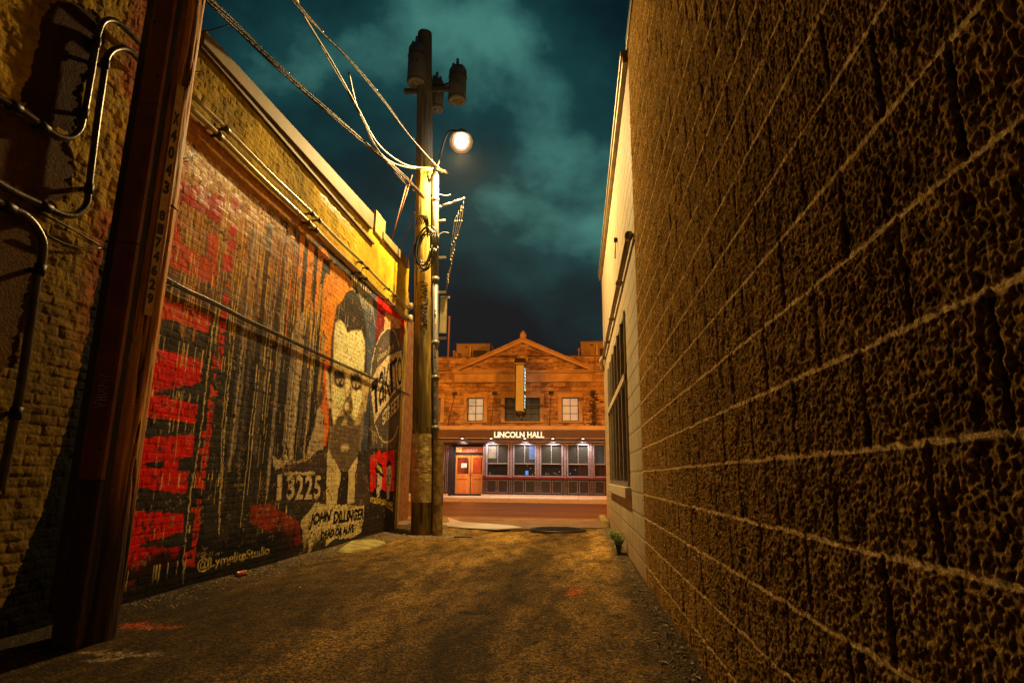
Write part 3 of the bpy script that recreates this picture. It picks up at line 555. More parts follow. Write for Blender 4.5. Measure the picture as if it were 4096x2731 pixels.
BN = empty('brick_building', (XL, 2.5, 0), 'tall rough brick building in the left foreground with conduits clamped on its wall', 'building')
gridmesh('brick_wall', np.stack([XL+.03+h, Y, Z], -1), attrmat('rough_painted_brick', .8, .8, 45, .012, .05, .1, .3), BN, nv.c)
MB().box(-11, XL-.02, -4, 5.14, 0, 9.2).build('building_body', M_BRICKD, BN)
MB().box(XL-.4, XL+.08, -4, 5.15, 9.2, 9.4).build('coping', M_COP, BN)
M_COND = mat('galvanised_steel', (.13, .11, .085), (.07, .06, .045), .34, 9, .2, 50, .6)
def conduit(pts, r_, cpl, name='conduit'):
    W_ = [onx(x/1.4255, y/1.4255, XL+.10) for x, y in pts]; S_ = smoothpath(W_, 8); o = MB().tube(S_, r_, 12).build(name, M_COND, BN)
    for x, y in cpl:
        C = onx(x/1.4255, y/1.4255, XL+.10); i = int(np.argmin([np.linalg.norm(q-C) for q in S_])); i = min(max(i, 1), len(S_)-2); D = S_[i+1]-S_[i-1]; D /= np.linalg.norm(D); C = S_[i]
        MB().tube([C-D*.045, C-D*.04, C+D*.04, C+D*.045], [r_*.9, r_*1.32, r_*1.32, r_*.9], 12).box(XL+.02, C[0]-.01, C[1]-.014, C[1]+.014, C[2]-.014, C[2]+.014).build('coupling', M_DARKM, o)
conduit([(-220, 420), (-100, 500), (0, 560), (100, 615), (220, 700), (320, 772), (400, 785), (455, 740), (475, 670), (490, 600), (520, 430), (545, 280), (560, 190), (590, 125), (650, 118), (720, 170), (790, 240), (900, 330)], .024, [(80, 605), (245, 715), (472, 640), (548, 240)])
conduit([(-200, 940), (-100, 990), (0, 1050), (100, 1105), (260, 1180), (350, 1222), (430, 1225), (490, 1170), (505, 1090), (520, 960), (555, 680), (590, 440), (605, 340), (640, 290), (700, 275), (750, 300), (800, 350), (900, 440)], .026, [(260, 1185), (505, 1075), (598, 370)])
conduit([(-160, 1080), (-60, 1130), (0, 1160), (60, 1190), (130, 1220), (200, 1290), (245, 1390), (235, 1500), (210, 1600), (165, 1900), (120, 2200), (60, 2500), (20, 2700), (0, 2800)], .030, [(40, 1185), (220, 1540), (80, 2350)])
for a_, b_, c_ in [((-20, 1130), (300, 1250), (570, 1400)), ((250, 1330), (400, 1400), (575, 1415))]:
    MB().tube(smoothpath([onx(x/1.4255, y/1.4255, XL+.06) for x, y in (a_, b_, c_)], 8), .007, 6).build('cable', M_RUB, BN)

# ================================================================== utility poles
def woodpole(name, parent, base, lean, r0, r1, h, m, n=72, rows=420, seed=1, zfun=None):
    """tapered, checked timber; fine rows only below zfine"""
    z = np.concatenate([np.linspace(-.1, min(h, 5.6), rows), np.linspace(min(h, 5.6)+.1, h, 30)]) if h > 5.6 else np.linspace(-.1, h, rows)
    A, Zz = np.meshgrid(np.linspace(0, 2*math.pi, n), z); t = np.clip(Zz/h, 0, 1); R = r0+(r1-r0)*t
    U = A/(2*math.pi)*40
    g = fbm(U, Zz*1.3, 4, seed); crack = sst(np.abs(vn(U*.45, Zz*.35, seed+9)-.5), .04, .0)*.018
    dg = vn(U*3+9, Zz*.8, seed+5); R = R+(g-.5)*.020-crack; R[:, -1] = R[:, 0]
    X = np.stack([base[0]+lean[0]*Zz+R*np.cos(A), base[1]+lean[1]*Zz+R*np.sin(A), Zz], -1)
    c = np.array((.19, .12, .055))*(.25+1.35*g)[..., None]*(.75+.5*dg)[..., None]*(1-.8*(crack > .002))[..., None]
    return X, c, A, Zz, g
M_WOOD = attrmat('weathered_wood', .72, .8, 55, .008, .35, .1, .35, (1, 1, .12))
# --- near pole
NPx, NPy = -3.475, 4.30
PN = empty('utility_pole', (NPx, NPy, 0), 'thick dark wooden pole in the left foreground with a long riser cover and number plates', 'utility pole')
X, c, A, Zz, g = woodpole('timber', PN, (NPx, NPy), (.004, 0), .195, .165, 9.0, M_WOOD, 110, 620, 3)
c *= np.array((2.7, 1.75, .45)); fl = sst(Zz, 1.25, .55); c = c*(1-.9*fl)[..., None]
wm = sst(np.hypot((A-5.35)*.19, (Zz-1.42)*.55), .085, .02)*(fbm(A*6, Zz*6, 3, 8) > .42); c = c+(np.array((.26, .19, .09))-c)*(wm*.7)[..., None]
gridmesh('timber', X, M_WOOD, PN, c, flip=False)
M_RISER = mat('red_brown_riser', (.27, .058, .016), (.15, .034, .010), .45, 5, .3, 30)
# U-shaped riser cover on the camera-left side
dirr = np.array((.22, -.975)); dirr /= np.linalg.norm(dirr); tg = np.array((dirr[1], -dirr[0]))
def rprof(hw, d0, d1, rd):
    pr = []
    for s_, d in [(-hw, d0), (-hw, d1-rd), (-hw+rd*.3, d1-rd*.3), (-hw+rd, d1), (hw-rd, d1), (hw-rd*.3, d1-rd*.3), (hw, d1-rd), (hw, d0)]:
        pr.append((NPx+tg[0]*s_+dirr[0]*d, NPy+tg[1]*s_+dirr[1]*d))
    return pr
ris = empty('riser_cover', (0, 0, 0), None, None); ris.parent = PN; ris.location = (-NPx, -NPy, 0)
bpy.data.objects.remove(ris)
R1 = MB(); zz = [1.08, 2.85, 4.05, 6.2, 9.0]
for a, b in zip(zz[:-1], zz[1:]): R1.prism(rprof(.085, .12, .262, .03), 'z', a+.004, b-.004)
ro = R1.build('riser_cover', M_RISER, PN)
MB().prism(rprof(.085, .12, .262, .03), 'z', -.02, 1.076).build('riser_foot', mat('dark_foot', (.07, .018, .009), (.03, .010, .006), .6), ro)  # lowest length of the cover in a darker brown
M_FLNG = mat('riser_flange', (.018, .012, .010), (.008, .006, .006), .6, 8, .3, 40)
R2 = MB(); tgw_ = tg
for sg in (-1, 1):
    pr = [(NPx+tg[0]*s_+dirr[0]*d, NPy+tg[1]*s_+dirr[1]*d) for s_, d in [(sg*.087, .10), (sg*.087, .215), (sg*(.165 if sg*tgw_[0] < 0 else .102), .19), (sg*(.165 if sg*tgw_[0] < 0 else .102), .08)]]
    R2.prism(pr, 'z', .2, 9.0)
R2.split('riser_flange', M_FLNG, ro)
R3 = MB()
for z_ in (1.3, 2.0, 2.75, 3.35, 4.3, 4.8): 
    C = np.array((NPx, NPy))+dirr*.262+tg*(-.045 if int(z_*10) % 2 else .04); R3.tube([(C[0], C[1], z_), (C[0]+dirr[0]*.012, C[1]+dirr[1]*.012, z_)], .010, 8)
R3.split('bolt', M_DARKM, ro)
# scratched tag on the riser cover (reads downwards)
M_TAG = mat('chalk_pink', (.95, .62, .52), (.8, .5, .4), .8, 30)
tgw = tg if tg[0] > 0 else -tg
tb = MB(); zt = 1.83; 
strokes = [[(.1, 0), (.9, .25), (.1, .35), (.9, .7), (.2, .75), (.7, 1.0), (.2, 1.1)], [(.1, 1.35), (.55, 1.3), (.9, 1.5), (.55, 1.75), (.1, 1.7)], [(.2, 2.0), (.6, 2.0), (.9, 2.2), (.5, 2.4), (.1, 2.35)], [(.05, 2.7), (.95, 2.6)], [(.45, 2.68), (.5, 3.0)], [(.05, 3.05), (.95, 2.95)], [(.0, 3.3), (.95, 3.55), (.1, 3.85)], [(.5, 3.4), (.6, 3.7)]]
for s_ in strokes:
    P = [];
    for u, v in s_:
        a = -.045+u*.09; q = np.array((NPx, NPy))+dirr*.264+tgw*a; P.append((q[0], q[1], zt-v*.062))
    tb.tube(P, .0028, 5)
tb.build('graffiti_tag', M_TAG, ro)
# staples, ground wire, number plates on the lit edge
pd = np.array((.96, -.28)); pd /= np.linalg.norm(pd)     # plate faces the camera's right
ptg = np.array((-pd[1], pd[0]))
M_PLATE = mat('aluminium_number_strip', (.80, .58, .13), (.60, .40, .08), .4, 12, .2, 60, 0)
M_INK = mat('black_numeral', (.035, .02, .01), (.02, .012, .006), .5)
pl = MB(); 
def plp(s_, d): return (NPx+.004*3+ptg[0]*s_+pd[0]*d, NPy+ptg[1]*s_+pd[1]*d)
pl.prism([plp(-.062, .186), plp(-.062, .196), plp(.0, .202), plp(.0, .192)], 'z', 2.32, 4.32)
po = pl.build('number_plate', M_PLATE, PN)
o2 = np.array(plp(-.062, .1965)); e2 = np.array(plp(.0, .2025)); ux = (e2-o2); wln = np.linalg.norm(ux); ux = np.array((ux[0]/wln, ux[1]/wln, 0))
for i, ch in enumerate('X4043'): text3d('numeral', ch, M_INK, po, (o2[0]+ux[0]*.008, o2[1]+ux[1]*.008, 3.95-i*.155), ux, (0, 0, 1), .048, .115, .002, .05)
for i, ch in enumerate('8174629'): text3d('numeral', ch, M_INK, po, (o2[0]+ux[0]*.008, o2[1]+ux[1]*.008, 3.10-i*.115), ux, (0, 0, 1), .048, .088, .002, .05)
MB().tube([plp(.03, .2)+(3.26,), plp(.06, .205)+(3.25,), plp(.115, .17)+(3.26,)], .008, 6).build('band', M_DARKM, PN)
st = MB(); rr = random.Random(3)
for i in range(46):
    an = rr.uniform(4.2, 6.4); z_ = rr.uniform(.9, 5.3); q = np.array((NPx+.01+.193*math.cos(an), NPy+.193*math.sin(an))); o_ = np.array((math.cos(an), math.sin(an))); sd = np.array((-o_[1], o_[0]))*.012
    st.tube([(q[0]-sd[0], q[1]-sd[1], z_), (q[0]-sd[0]+o_[0]*.008, q[1]-sd[1]+o_[1]*.008, z_), (q[0]+sd[0]+o_[0]*.008, q[1]+sd[1]+o_[1]*.008, z_+.004), (q[0]+sd[0], q[1]+sd[1], z_+.004)], .0018, 5)
st.split('staple', M_CLAMP, PN)
hk = MB()
for z_ in (3.72, 2.62, 4.55): 
    q = plp(.10, .17); hk.tube([q+(z_,), (q[0]+.05, q[1]+.01, z_+.005), (q[0]+.055, q[1]+.01, z_-.025), (q[0]+.02, q[1], z_-.03)], .004, 6)
hk.split('hook', M_CLAMP, PN)
MB().tube([(NPx+.193*math.cos(a), NPy+.193*math.sin(a), 1.66+.01*math.sin(a*2)) for a in np.linspace(3.4, 6.3, 24)], .004, 6).tube([(NPx+.19*math.cos(a), NPy+.19*math.sin(a), 2.85) for a in np.linspace(4.0, 6.2, 20)], .003, 6).split('wire_band', M_DARKM, PN)
M_TAGM = mat('round_tag', (.50, .38, .15), (.4, .3, .1), .4)
for z_, an in ((2.12, 5.62), (1.98, 5.52)):
    q = (NPx+.198*math.cos(an), NPy+.198*math.sin(an)); MB().tube([(q[0], q[1], z_), (q[0]+.008*math.cos(an), q[1]+.008*math.sin(an), z_)], .026, 14, True, False).build('metal_tag', M_TAGM, PN)

# --- far pole with lamp, transformers, riser pipe
FPx, FPy = -3.115, 12.5
def fpx(z): return FPx-.038*z
PF = empty('utility_pole', (FPx, FPy, 0), 'tall weathered utility pole at the alley mouth carrying the lit street lamp and cable coils', 'utility pole')
X, c, A, Zz, g = woodpole('timber', PF, (FPx, FPy), (-.038, 0), .235, .17, 11.6, M_WOOD, 60, 420, 13)
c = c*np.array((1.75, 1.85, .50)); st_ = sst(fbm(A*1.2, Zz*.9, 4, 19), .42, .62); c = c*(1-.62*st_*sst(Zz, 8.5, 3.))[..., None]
c *= (1-.55*sst(Zz, .9, .3))[..., None]; c = c+(np.array((.16, .17, .165))-c)*(sst(Zz, 8.0, 8.6)*.8)[..., None]  # timber above the lamp greyed so it fades into the sky glow
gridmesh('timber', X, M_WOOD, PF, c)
M_GREYP = mat('grey_plastic_pipe', (.15, .145, .14), (.10, .095, .09), .4, 5, .15, 30)
def fp(dx, dy, z): return (fpx(z)+dx, FPy+dy, z)
pp = MB().tube([fp(.275, -.06, z) for z in (.7, 1.8, 3.1, 5.3)], .062, 16).tube([fp(.275, -.06, z) for z in (5.3, 7.85)], .075, 16).build('riser_pipe', M_GREYP, PF)
for z_ in (2.1, 3.15, 3.9, 5.32, 6.3, 7.2): MB().tube([fp(.275, -.06, z_-.05), fp(.275, -.06, z_+.05)], .083, 16).build('coupling', M_GREYP, pp)
br = MB()
for z_ in (4.02, 5.05, 5.85): br.box(fpx(z_)+.2, fpx(z_)+.50, FPy-.02, FPy+.03, z_-.025, z_+.025)
br.split('bracket', mat('bracket_steel', (.26, .22, .16), None, .35, 8, .1, 30, .6), PF)
# bent conductor stubs and insulators right of the riser
M_INS = mat('porcelain', (.26, .25, .23), (.18, .17, .16), .35)
ins = MB(); a = fp(.33, -.05, 7.02); b = fp(.95, -.05, 7.22)
for t0, t1 in ((.0, .12), (.18, .5), (.56, .84), (.9, 1.)): 
    A_ = [a[i]+(b[i]-a[i])*t0 for i in range(3)]; B_ = [a[i]+(b[i]-a[i])*t1 for i in range(3)]; ins.tube([A_, B_], .030, 10)
ins.tube([a, b], .008, 6); ins.build('insulator', M_INS, PF)
MB().tube(smoothpath([fp(.33, -.05, 7.35), fp(.5, -.05, 7.30), fp(.62, -.05, 7.32)], 5), .010, 6).tube(smoothpath([fp(.33, -.05, 6.35), fp(.45, -.05, 6.42), fp(.58, -.05, 6.40)], 5), .010, 6).tube([fp(.33, -.05, 6.68), fp(.5, -.05, 6.70)], .035, 8).split('bracket', M_INS, PF)
# hanging jumper leads with small clamps
jm = MB(); rr = random.Random(9)
for k in range(4):
    P = [fp(.92-.05*k+rr.uniform(-.03, .03), -.05+.02*k, 7.15-.1*k), fp(.86-.05*k, -.03, 6.7), fp(.72-.04*k, 0, 6.2-.1*k), fp(.62, 0, 5.7), fp(.50, 0, 5.35-.1*k)]
    S_ = smoothpath(P, 6); jm.tube(S_, .006, 5)
    for q in S_[2::4]: jm.tube([q, q+np.array((.01, 0, -.05))], .015, 6)
jm.build('jumper_lead', mat('jumper_clamp', (.22, .17, .10), (.05, .04, .03), .3, 20, 0, 40, .4), PF)
# cable coils hanging on the pole face
coil = MB(); rr = random.Random(4)
for k in range(11):
    cx_, cz_ = fpx(6.0)+.10+rr.uniform(-.05, .06), 5.98+rr.uniform(-.06, .06); w_, h_ = rr.uniform(.13, .25), rr.uniform(.34, .52); dy = -.26-rr.uniform(0, .07)
    coil.tube([(cx_+w_*math.cos(t)+.03*math.sin(t), FPy+dy-.02*math.sin(t*2), cz_+h_*math.sin(t)) for t in np.linspace(0, 2*math.pi, 34)], rr.uniform(.011, .017), 6)
for k in range(5): coil.tube(smoothpath([fp(-.12+.04*k, -.27, 6.52), fp(-.02+.04*k, -.33, 6.72), fp(.1+.02*k, -.32, 6.55), fp(.16, -.3, 6.2)], 6), .013, 6)
coil.build('cable_coil', M_RUB, PF)
# sprayed letters down the pole
M_SPRAY = mat('black_spray', (.018, .016, .014), (.012, .01, .01), .6)
sp = MB()
for k, s_ in enumerate([[(0, .9), (.5, 1), (.9, .6), (.2, .4), (.9, .1)], [(.1, .9), (.9, .8), (.3, .5), (.8, .2), (.2, 0)], [(0, .7), (.5, 1), (1, .5), (.5, 0), (0, .4)], [(.1, 1), (.2, .1), (.9, .5), (.4, .6)], [(.8, 1), (.2, .8), (.8, .4), (.1, .1)], [(.1, .9), (.9, .9), (.5, .5), (.9, .1), (.1, .2)]]):
    z0 = 5.05-k*.16
    P = []
    for u, v in s_:
        an = -1.75+u*.9; zz_ = z0+v*.17; R = .2215; P.append((fpx(zz_)+R*math.cos(an), FPy+R*math.sin(an), zz_))
    sp.tube(smoothpath(P, 4), .011, 5)
sp.build('spray_lettering', M_SPRAY, PF)
# sheet-metal wraps low on the pole, half-round guard beside them
M_SHEET = mat('dented_sheet', (.62, .50, .20), (.34, .25, .10), .42, 7, .8, 12, .2, bdist=.03)
for z0, z1, nm in ((1.30, 1.98, 'sheet_metal_wrap'), (.62, 1.29, 'sheet_metal_wrap')):
    A, Zz = np.meshgrid(np.linspace(-2.75, -.55, 40), np.linspace(z0, z1, 30)); R = .243+(fbm(A*3, Zz*5, 3, 31)-.5)*.02
    gridmesh(nm, np.stack([fpx(0)-.038*Zz+R*np.cos(A), FPy+R*np.sin(A), Zz], -1), M_SHEET, PF)
A, Zz = np.meshgrid(np.linspace(-3.3, .4, 30), np.linspace(0, 1.85, 60)); R = .105+(fbm(A*2, Zz*3, 3, 35)-.5)*.02
gridmesh('pipe_guard', np.stack([FPx+.31-.02*Zz+R*np.cos(A), FPy-.06+R*np.sin(A), Zz], -1), mat('rusted_guard', (.42, .31, .10), (.14, .08, .035), .6, 8, .8, 25, .1, bdist=.02), PF)
tr_ = MB(); rr = random.Random(6)
for k in range(14):
    z_ = rr.uniform(2.2, 5.0); tr_.box(fpx(z_)+.262, fpx(z_)+.30, FPy-.1285, FPy-.1255, z_, z_+rr.uniform(.04, .1))
tr_.split('sticker', mat('paper_sticker', (.55, .45, .32), (.35, .1, .06), .7, 14), PF)
# small box sign on the far side of the pole
MB().box(fpx(4.8)+.36, fpx(4.8)+.50, FPy+.05, FPy+.11, 4.15, 4.95).box(fpx(4.8)+.36, fpx(4.8)+.56, FPy+.05, FPy+.09, 4.93, 4.97).build('bracket_box', mat('cream_enamel', (.42, .37, .20), None, .5), PF)
MB().box(fpx(4.)+.50, fpx(4.)+.53, FPy+.15, FPy+.19, 3.45, 4.55).box(fpx(4.)+.42, fpx(4.)+.53, FPy+.15, FPy+.19, 3.42, 3.47).build('conduit_arm', mat('orange_rust', (.35, .10, .03), None, .5), PF)
# transformers and arms above the lamp
M_TANK = mat('grey_tank', (.17, .19, .19), (.13, .15, .15), .55, 4, .2, 20)
def tank(px, py, Y, r_, h, name='transformer'):
    q = ony(px, py, Y); z = q[2]; t = MB().lathe(q[0], Y, [(r_*.35, z-.02), (r_*.36, z), (r_*.55, z+.005), (r_*.56, z-.015), (r_*.93, z-.01), (r_, z+.01), (r_, z+h), (r_*.8, z+h+.08)], 28)
    o = t.build(name, M_TANK, PF); rr = random.Random(int(px)); M_ = MB()
    for k in range(3): a = 1+k*1.9; M_.lathe(q[0]+r_*.6*math.cos(a), Y+r_*.6*math.sin(a), [(.030, z+h+.05), (.045, z+h+.09), (.025, z+h+.12), (.045, z+h+.15), (.025, z+h+.18), (.038, z+h+.22), (.015, z+h+.26)], 10)
    M_.split('bushing', M_INS, o)
    MB().tube([(q[0]+r_*1.02*math.cos(t), Y+r_*1.02*math.sin(t), z+h*.78) for t in np.linspace(0, 2*math.pi, 25)], .012, 6).build('band', M_DARKM, o); MB().tube([(q[0]+r_*1.02*math.cos(t), Y+r_*1.02*math.sin(t), z+.05) for t in np.linspace(0, 2*math.pi, 25)], .009, 6).build('band', M_DARKM, o)
    MB().tube([(q[0]+.03*k, Y-.1*k, z+h*.5), (q[0]*.5+fpx(z)*.5, (Y+FPy)*.5, z+h*.5), (fpx(z+h*.5), FPy, z+h*.5)], .025, 6).build('hanger', M_DARKM, o)
    return o
t1 = tank(1663, 335, 12.3, .205, .92); t2 = tank(1828, 405, 12.6, .21, .80); t3 = tank(1745, 440, 12.75, .16, .7)
MB().box(fpx(9.8)-.5, fpx(9.8)+.75, FPy-.05, FPy+.05, 10.0, 10.1).build('crossarm', M_WOOD2 if False else mat('crossarm_wood', (.10, .08, .05)), PF)
# lamp: curved arm, housing, bulb inside emissive shells added for its halo
LB = Vector(LAMP)
arm = smoothpath([fp(.1, -.1, 7.55), fp(.35, -.25, 7.9), (LB.x-.35, LB.y+.1, LB.z+.26), (LB.x-.05, LB.y, LB.z+.27)], 8)
SL = empty('street_lamp', (LB.x, LB.y, LB.z), 'bright lit street lamp on a curved arm high on the far utility pole', 'street lamp')
MB().tube(arm, .028, 10).build('arm', M_DARKM, SL)
MB().lathe(LB.x, LB.y, [(.04, LB.z+.30), (.10, LB.z+.26), (.15, LB.z+.19), (.19, LB.z+.125), (.185, LB.z+.12)][::-1], 24).build('housing', mat('lamp_housing', (.30, .28, .24), None, .4, metal=.4), SL)
ME_LAMP = emis('lamp_arc_tube', (1.0, .90, .70), 60)
def shell(nm, c, s_, a):
    m, nt, b = newmat(nm); N = nt.nodes; L = nt.links; em = N.new('ShaderNodeEmission'); em.inputs[0].default_value = (*c, 1); em.inputs[1].default_value = s_; tr = N.new('ShaderNodeBsdfTransparent'); mx = N.new('ShaderNodeMixShader'); mx.inputs[0].default_value = a
    L.new(tr.outputs[0], mx.inputs[1]); L.new(em.outputs[0], mx.inputs[2]); L.new(mx.outputs[0], N['Material Output'].inputs[0]); return m
MB().lathe(LB.x, LB.y, [(.06, LB.z-.235), (.16, LB.z-.20), (.235, LB.z-.10), (.26, LB.z+.01), (.22, LB.z+.118)], 28).build('lamp_glass_or_halo', shell('halo_outer', (1., .42, .10), .9, .22), SL)  # outer emissive shell, added as the amber halo of the bulb
MB().lathe(LB.x, LB.y, [(.05, LB.z-.19), (.12, LB.z-.165), (.185, LB.z-.08), (.205, LB.z+.01), (.18, LB.z+.117)], 28).build('halo_shell', shell('halo_inner', (1., .60, .24), 1.6, .35), SL)  # second added shell, a brighter step of the halo
lg = MB().lathe(LB.x, LB.y, [(.03, LB.z-.14), (.09, LB.z-.12), (.135, LB.z-.05), (.145, LB.z+.02), (.12, LB.z+.116)], 28).build('bulb', ME_LAMP, SL)
sl_ = bpy.data.lights.new('lamp_bulb', 'SPOT'); sl_.energy = ALLEY_E; sl_.color = ALLEY_C; sl_.spot_size = math.radians(166); sl_.spot_blend = .12; sl_.shadow_soft_size = .09
so_ = bpy.data.objects.new('lamp_bulb', sl_); COL.objects.link(so_); so_.parent = SL; so_.location = (0, 0, -.29)
# guy wires from pole to the low roof
for k, (p, q, Yq) in enumerate([((1562, 975), (1625, 745), 12.3), ((1568, 960), (1650, 700), 12.3), ((1600, 995), (1660, 850), 12.35), ((1632, 1035), (1660, 960), 12.4)]):
    a = onx(*p, XL-.2); b = ony(*q, Yq); tag(MB().tube([a, a*.5+b*.5, b], .010, 6).build('guy_wire', mat('rusty_cable', (.30, .12, .06), None, .5) if k == 0 else bpy.data.materials['rusty_cable'], None),
        ['outer left guy wire rising from the low roof to the cable bundle', 'second guy wire from the roof beside the outer one', 'short guy wire rising from the roof edge close to the pole', 'shortest guy wire nearest the pole above the wall corner'][k], 'guy wire', 'guy wires behind the far pole')
# overhead cables
M_CAB = mat('aerial_cable', (.045, .020, .007), (.02, .010, .005), .6, 20, .2, 60, 0, spec=.12)
M_CABG = mat('grey_drop_cable', (.16, .15, .14), (.10, .09, .085), .45, 20, 0, 60, 0, spec=.2)
def aerial(name, pts, label, strands, m, lash=False, r_=.010, spread=.022, seed=0):
    """pts: (px,py,depth)"""
    S_ = smoothpath([ony(*p) for p in pts], 10); rr = random.Random(seed); o = MB()
    for k in range(strands):
        a0 = 2*math.pi*k/max(strands, 1); P = []
        for i, q in enumerate(S_):
            ph = a0+i*.11; w_ = spread if strands > 1 else 0; P.append(q+np.array((math.cos(ph)*w_, 0, math.sin(ph)*w_*1.3)))
        o.tube(P, r_*rr.uniform(.8, 1.3), 6)
    ob = tag(o.build(name, m), label, 'cable', 'overhead cables between the two poles')
    if lash:
        n = len(S_)*7; P = []
        for i in range(n):
            t = i/7.; j = min(int(t), len(S_)-2); f = t-j; q = S_[j]*(1-f)+S_[j+1]*f; a = i*2*math.pi/9.; P.append(q+np.array((math.cos(a)*(spread+r_+.004), 0, math.sin(a)*(spread*1.3+r_+.004))))
        MB().tube(P, .0022, 4, True).build('lashing_wire', M_CAB, ob)
        bd = MB()
        for i in range(3, len(S_)-3):
            if rr.random() < .55:
                f = rr.random(); q = S_[i]*(1-f)+S_[i+1]*f+np.array((0.01, 0, spread*1.5+r_)); bd.lathe(q[0], q[1], [(.003, q[2]-.008), (.009, q[2]), (.003, q[2]+.008)], 8)
        bd.split('cable_bead', mat('pale_bead', (.7, .65, .5), None, .1, metal=.7) if 'pale_bead' not in bpy.data.materials else bpy.data.materials['pale_bead'], ob)  # small pale beads along the cable
    return ob
aerial('overhead_cable', [(790, -60, 4.3), (842, 5, 4.6), (955, 115, 5.3), (1120, 275, 6.3), (1300, 435, 7.7), (1480, 590, 9.6), (1610, 700, 11.2), (1700, 795, 12.2)], 'thick lashed cable bundle sloping closest above the mural building to the far pole', 5, M_CAB, True, .009, .022, 1)
aerial('overhead_cable', [(1130, -60, 5.0), (1190, 20, 5.5), (1290, 130, 6.4), (1420, 265, 7.6), (1540, 410, 9.2), (1640, 545, 10.8), (1745, 665, 12.1), (1785, 690, 12.5)], 'beaded cable highest of the bundle, reaching the lamp side of the far pole', 2, M_CAB, True, .008, .012, 2)
aerial('overhead_cable', [(1160, -80, 5.0), (1215, 60, 5.8), (1330, 250, 7.0), (1430, 430, 8.4), (1500, 560, 9.6), (1565, 625, 10.6), (1640, 665, 11.6), (1740, 675, 12.3), (1768, 690, 12.4)], 'smooth pale cable drooping in a curve, upper of the two beside the pole', 1, M_CABG, False, .018, 0, 3)
aerial('overhead_cable', [(1395, 290, 7.6), (1420, 400, 8.4), (1450, 485, 9.2), (1500, 585, 10.2), (1560, 645, 11.0), (1640, 672, 11.8), (1730, 682, 12.2)], 'smooth pale cable drooping in a curve, lower of the two beside the pole', 1, M_CABG, False, .015, 0, 4)
aerial('overhead_cable', [(1395, 370, 8.0), (1440, 455, 8.6), (1500, 580, 9.6), (1550, 650, 10.4), (1620, 730, 11.4), (1690, 790, 12.2)], 'thin twin brown cable between the drooping pale cables and the thick bundle', 2, M_CAB, False, .009, .014, 5)
aerial('overhead_cable', [(1205, 30, 5.8), (1300, 215, 7.0), (1380, 350, 8.2), (1450, 470, 9.2)], 'faint single wire hanging left of the beaded cable', 1, M_CAB, False, .008, 0, 6)
a = onx(812, 128, XL+.1); b = ony(945, 92, 5.2); tag(MB().tube([a, b], .006, 6).build('tie_wire', M_CAB), 'short tie wire from the roof edge to the thick cable bundle', 'wire')

# ================================================================== RIGHT SIDE
JZ = 1.211; BHR = .2515; JY = 1.1153; BWR = .512
# --- split-face block building
cy_ = [-3., -2.4, -1.8, -1.2, -.7, -.2, .2, .5, .7]
while cy_[-1] < 7.14: cy_.append(cy_[-1]+max(.0029*max(cy_[-1], .8), .0026))
cy_[-1] = 7.14; yy = np.array(cy_)
zz_ = np.concatenate([np.arange(-.05, 2.3, .0037), np.arange(2.3, 3.6, .0055), np.arange(3.6, 6.72, .011)])
Y, Z = np.meshgrid(yy, zz_)
wobz = (vn(Y*5, Z*0+3, 5)-.5)*.006
k = (Z-JZ+wobz)/BHR; row = np.floor(k); dz = np.minimum(k-row, 1-(k-row))*BHR; by = (Y-JY)/BWR+.5*(row % 2); dy = np.minimum(by-np.floor(by), 1-(by-np.floor(by)))*BWR
edge = (fbm(Y*26, Z*26, 3, 11)-.5)*.014; jm_ = 1-sst(np.minimum(dz, dy-.0028)+edge*.16, .0065, .0100)
n1 = fbm(Y*9, Z*9, 3, 12); n2 = vn(Y*105, Z*88, 13); n3 = vn(Y*165, Z*140, 14); n2b = vn(Y*130+5, Z*118, 17)
rough = (n1-.5)*.012+(vn(Y*28, Z*24, 19)-.5)*.0040+(n2-.5)*.0072+(n2b-.5)*.0062+(n3-.5)*.0042
pit = sst(vn(Y*15, Z*11, 15)*.6+vn(Y*31, Z*24, 16)*.4, .62, .80); rough -= pit*.006
hh = rough*(1-jm_)-jm_*np.where(dz < dy-.0028, .0005, .011)+(1-jm_)*.001
cR = np.array((.43, .26, .078))*(.70+.6*n1)[..., None]*(1-.40*pit)[..., None]*(.72+.5*vn(np.floor(by)+.5, row+.5, 18))[..., None]
cR = cR*(.62+.6*sst(n2*.5+n2b*.5, .35, .75))[..., None]  # peaks lightened and hollows darkened in the colour, like lamp-lit rims
hz_ = (dz < .010)[..., None]*jm_[..., None]; cR = cR+(np.array((.80, .56, .24))*(.8+.4*vn(Y*20, Z*60, 20))[..., None]-cR)*hz_; cR = cR+(np.array((.11, .065, .02))-cR)*((1-(dz < .010))[..., None]*jm_[..., None])*.95  # mortar colour carries the light: bed joints lit pale, upright joints shaded dark
BS = empty('block_building', (XR+.1, 3, 0), 'rough split-face brown block building filling the right foreground', 'building')
gridmesh('split_face_wall', np.stack([XR-hh, Y, Z], -1), attrmat('split_face', .8, 1.0, 170, .012, .0, .1, .75), BS, cR, smooth=True, flip=True)
MB().box(XR+.02, 9, -3, 7.13, 0, 6.7).build('building_body', M_BRICKD, BS)
MB().box(XR-.02, XR+.4, -3, 7.20, 6.69, 6.86).build('coping', mat('dark_coping', (.10, .08, .045), None, .5, metal=.3), BS, .01)
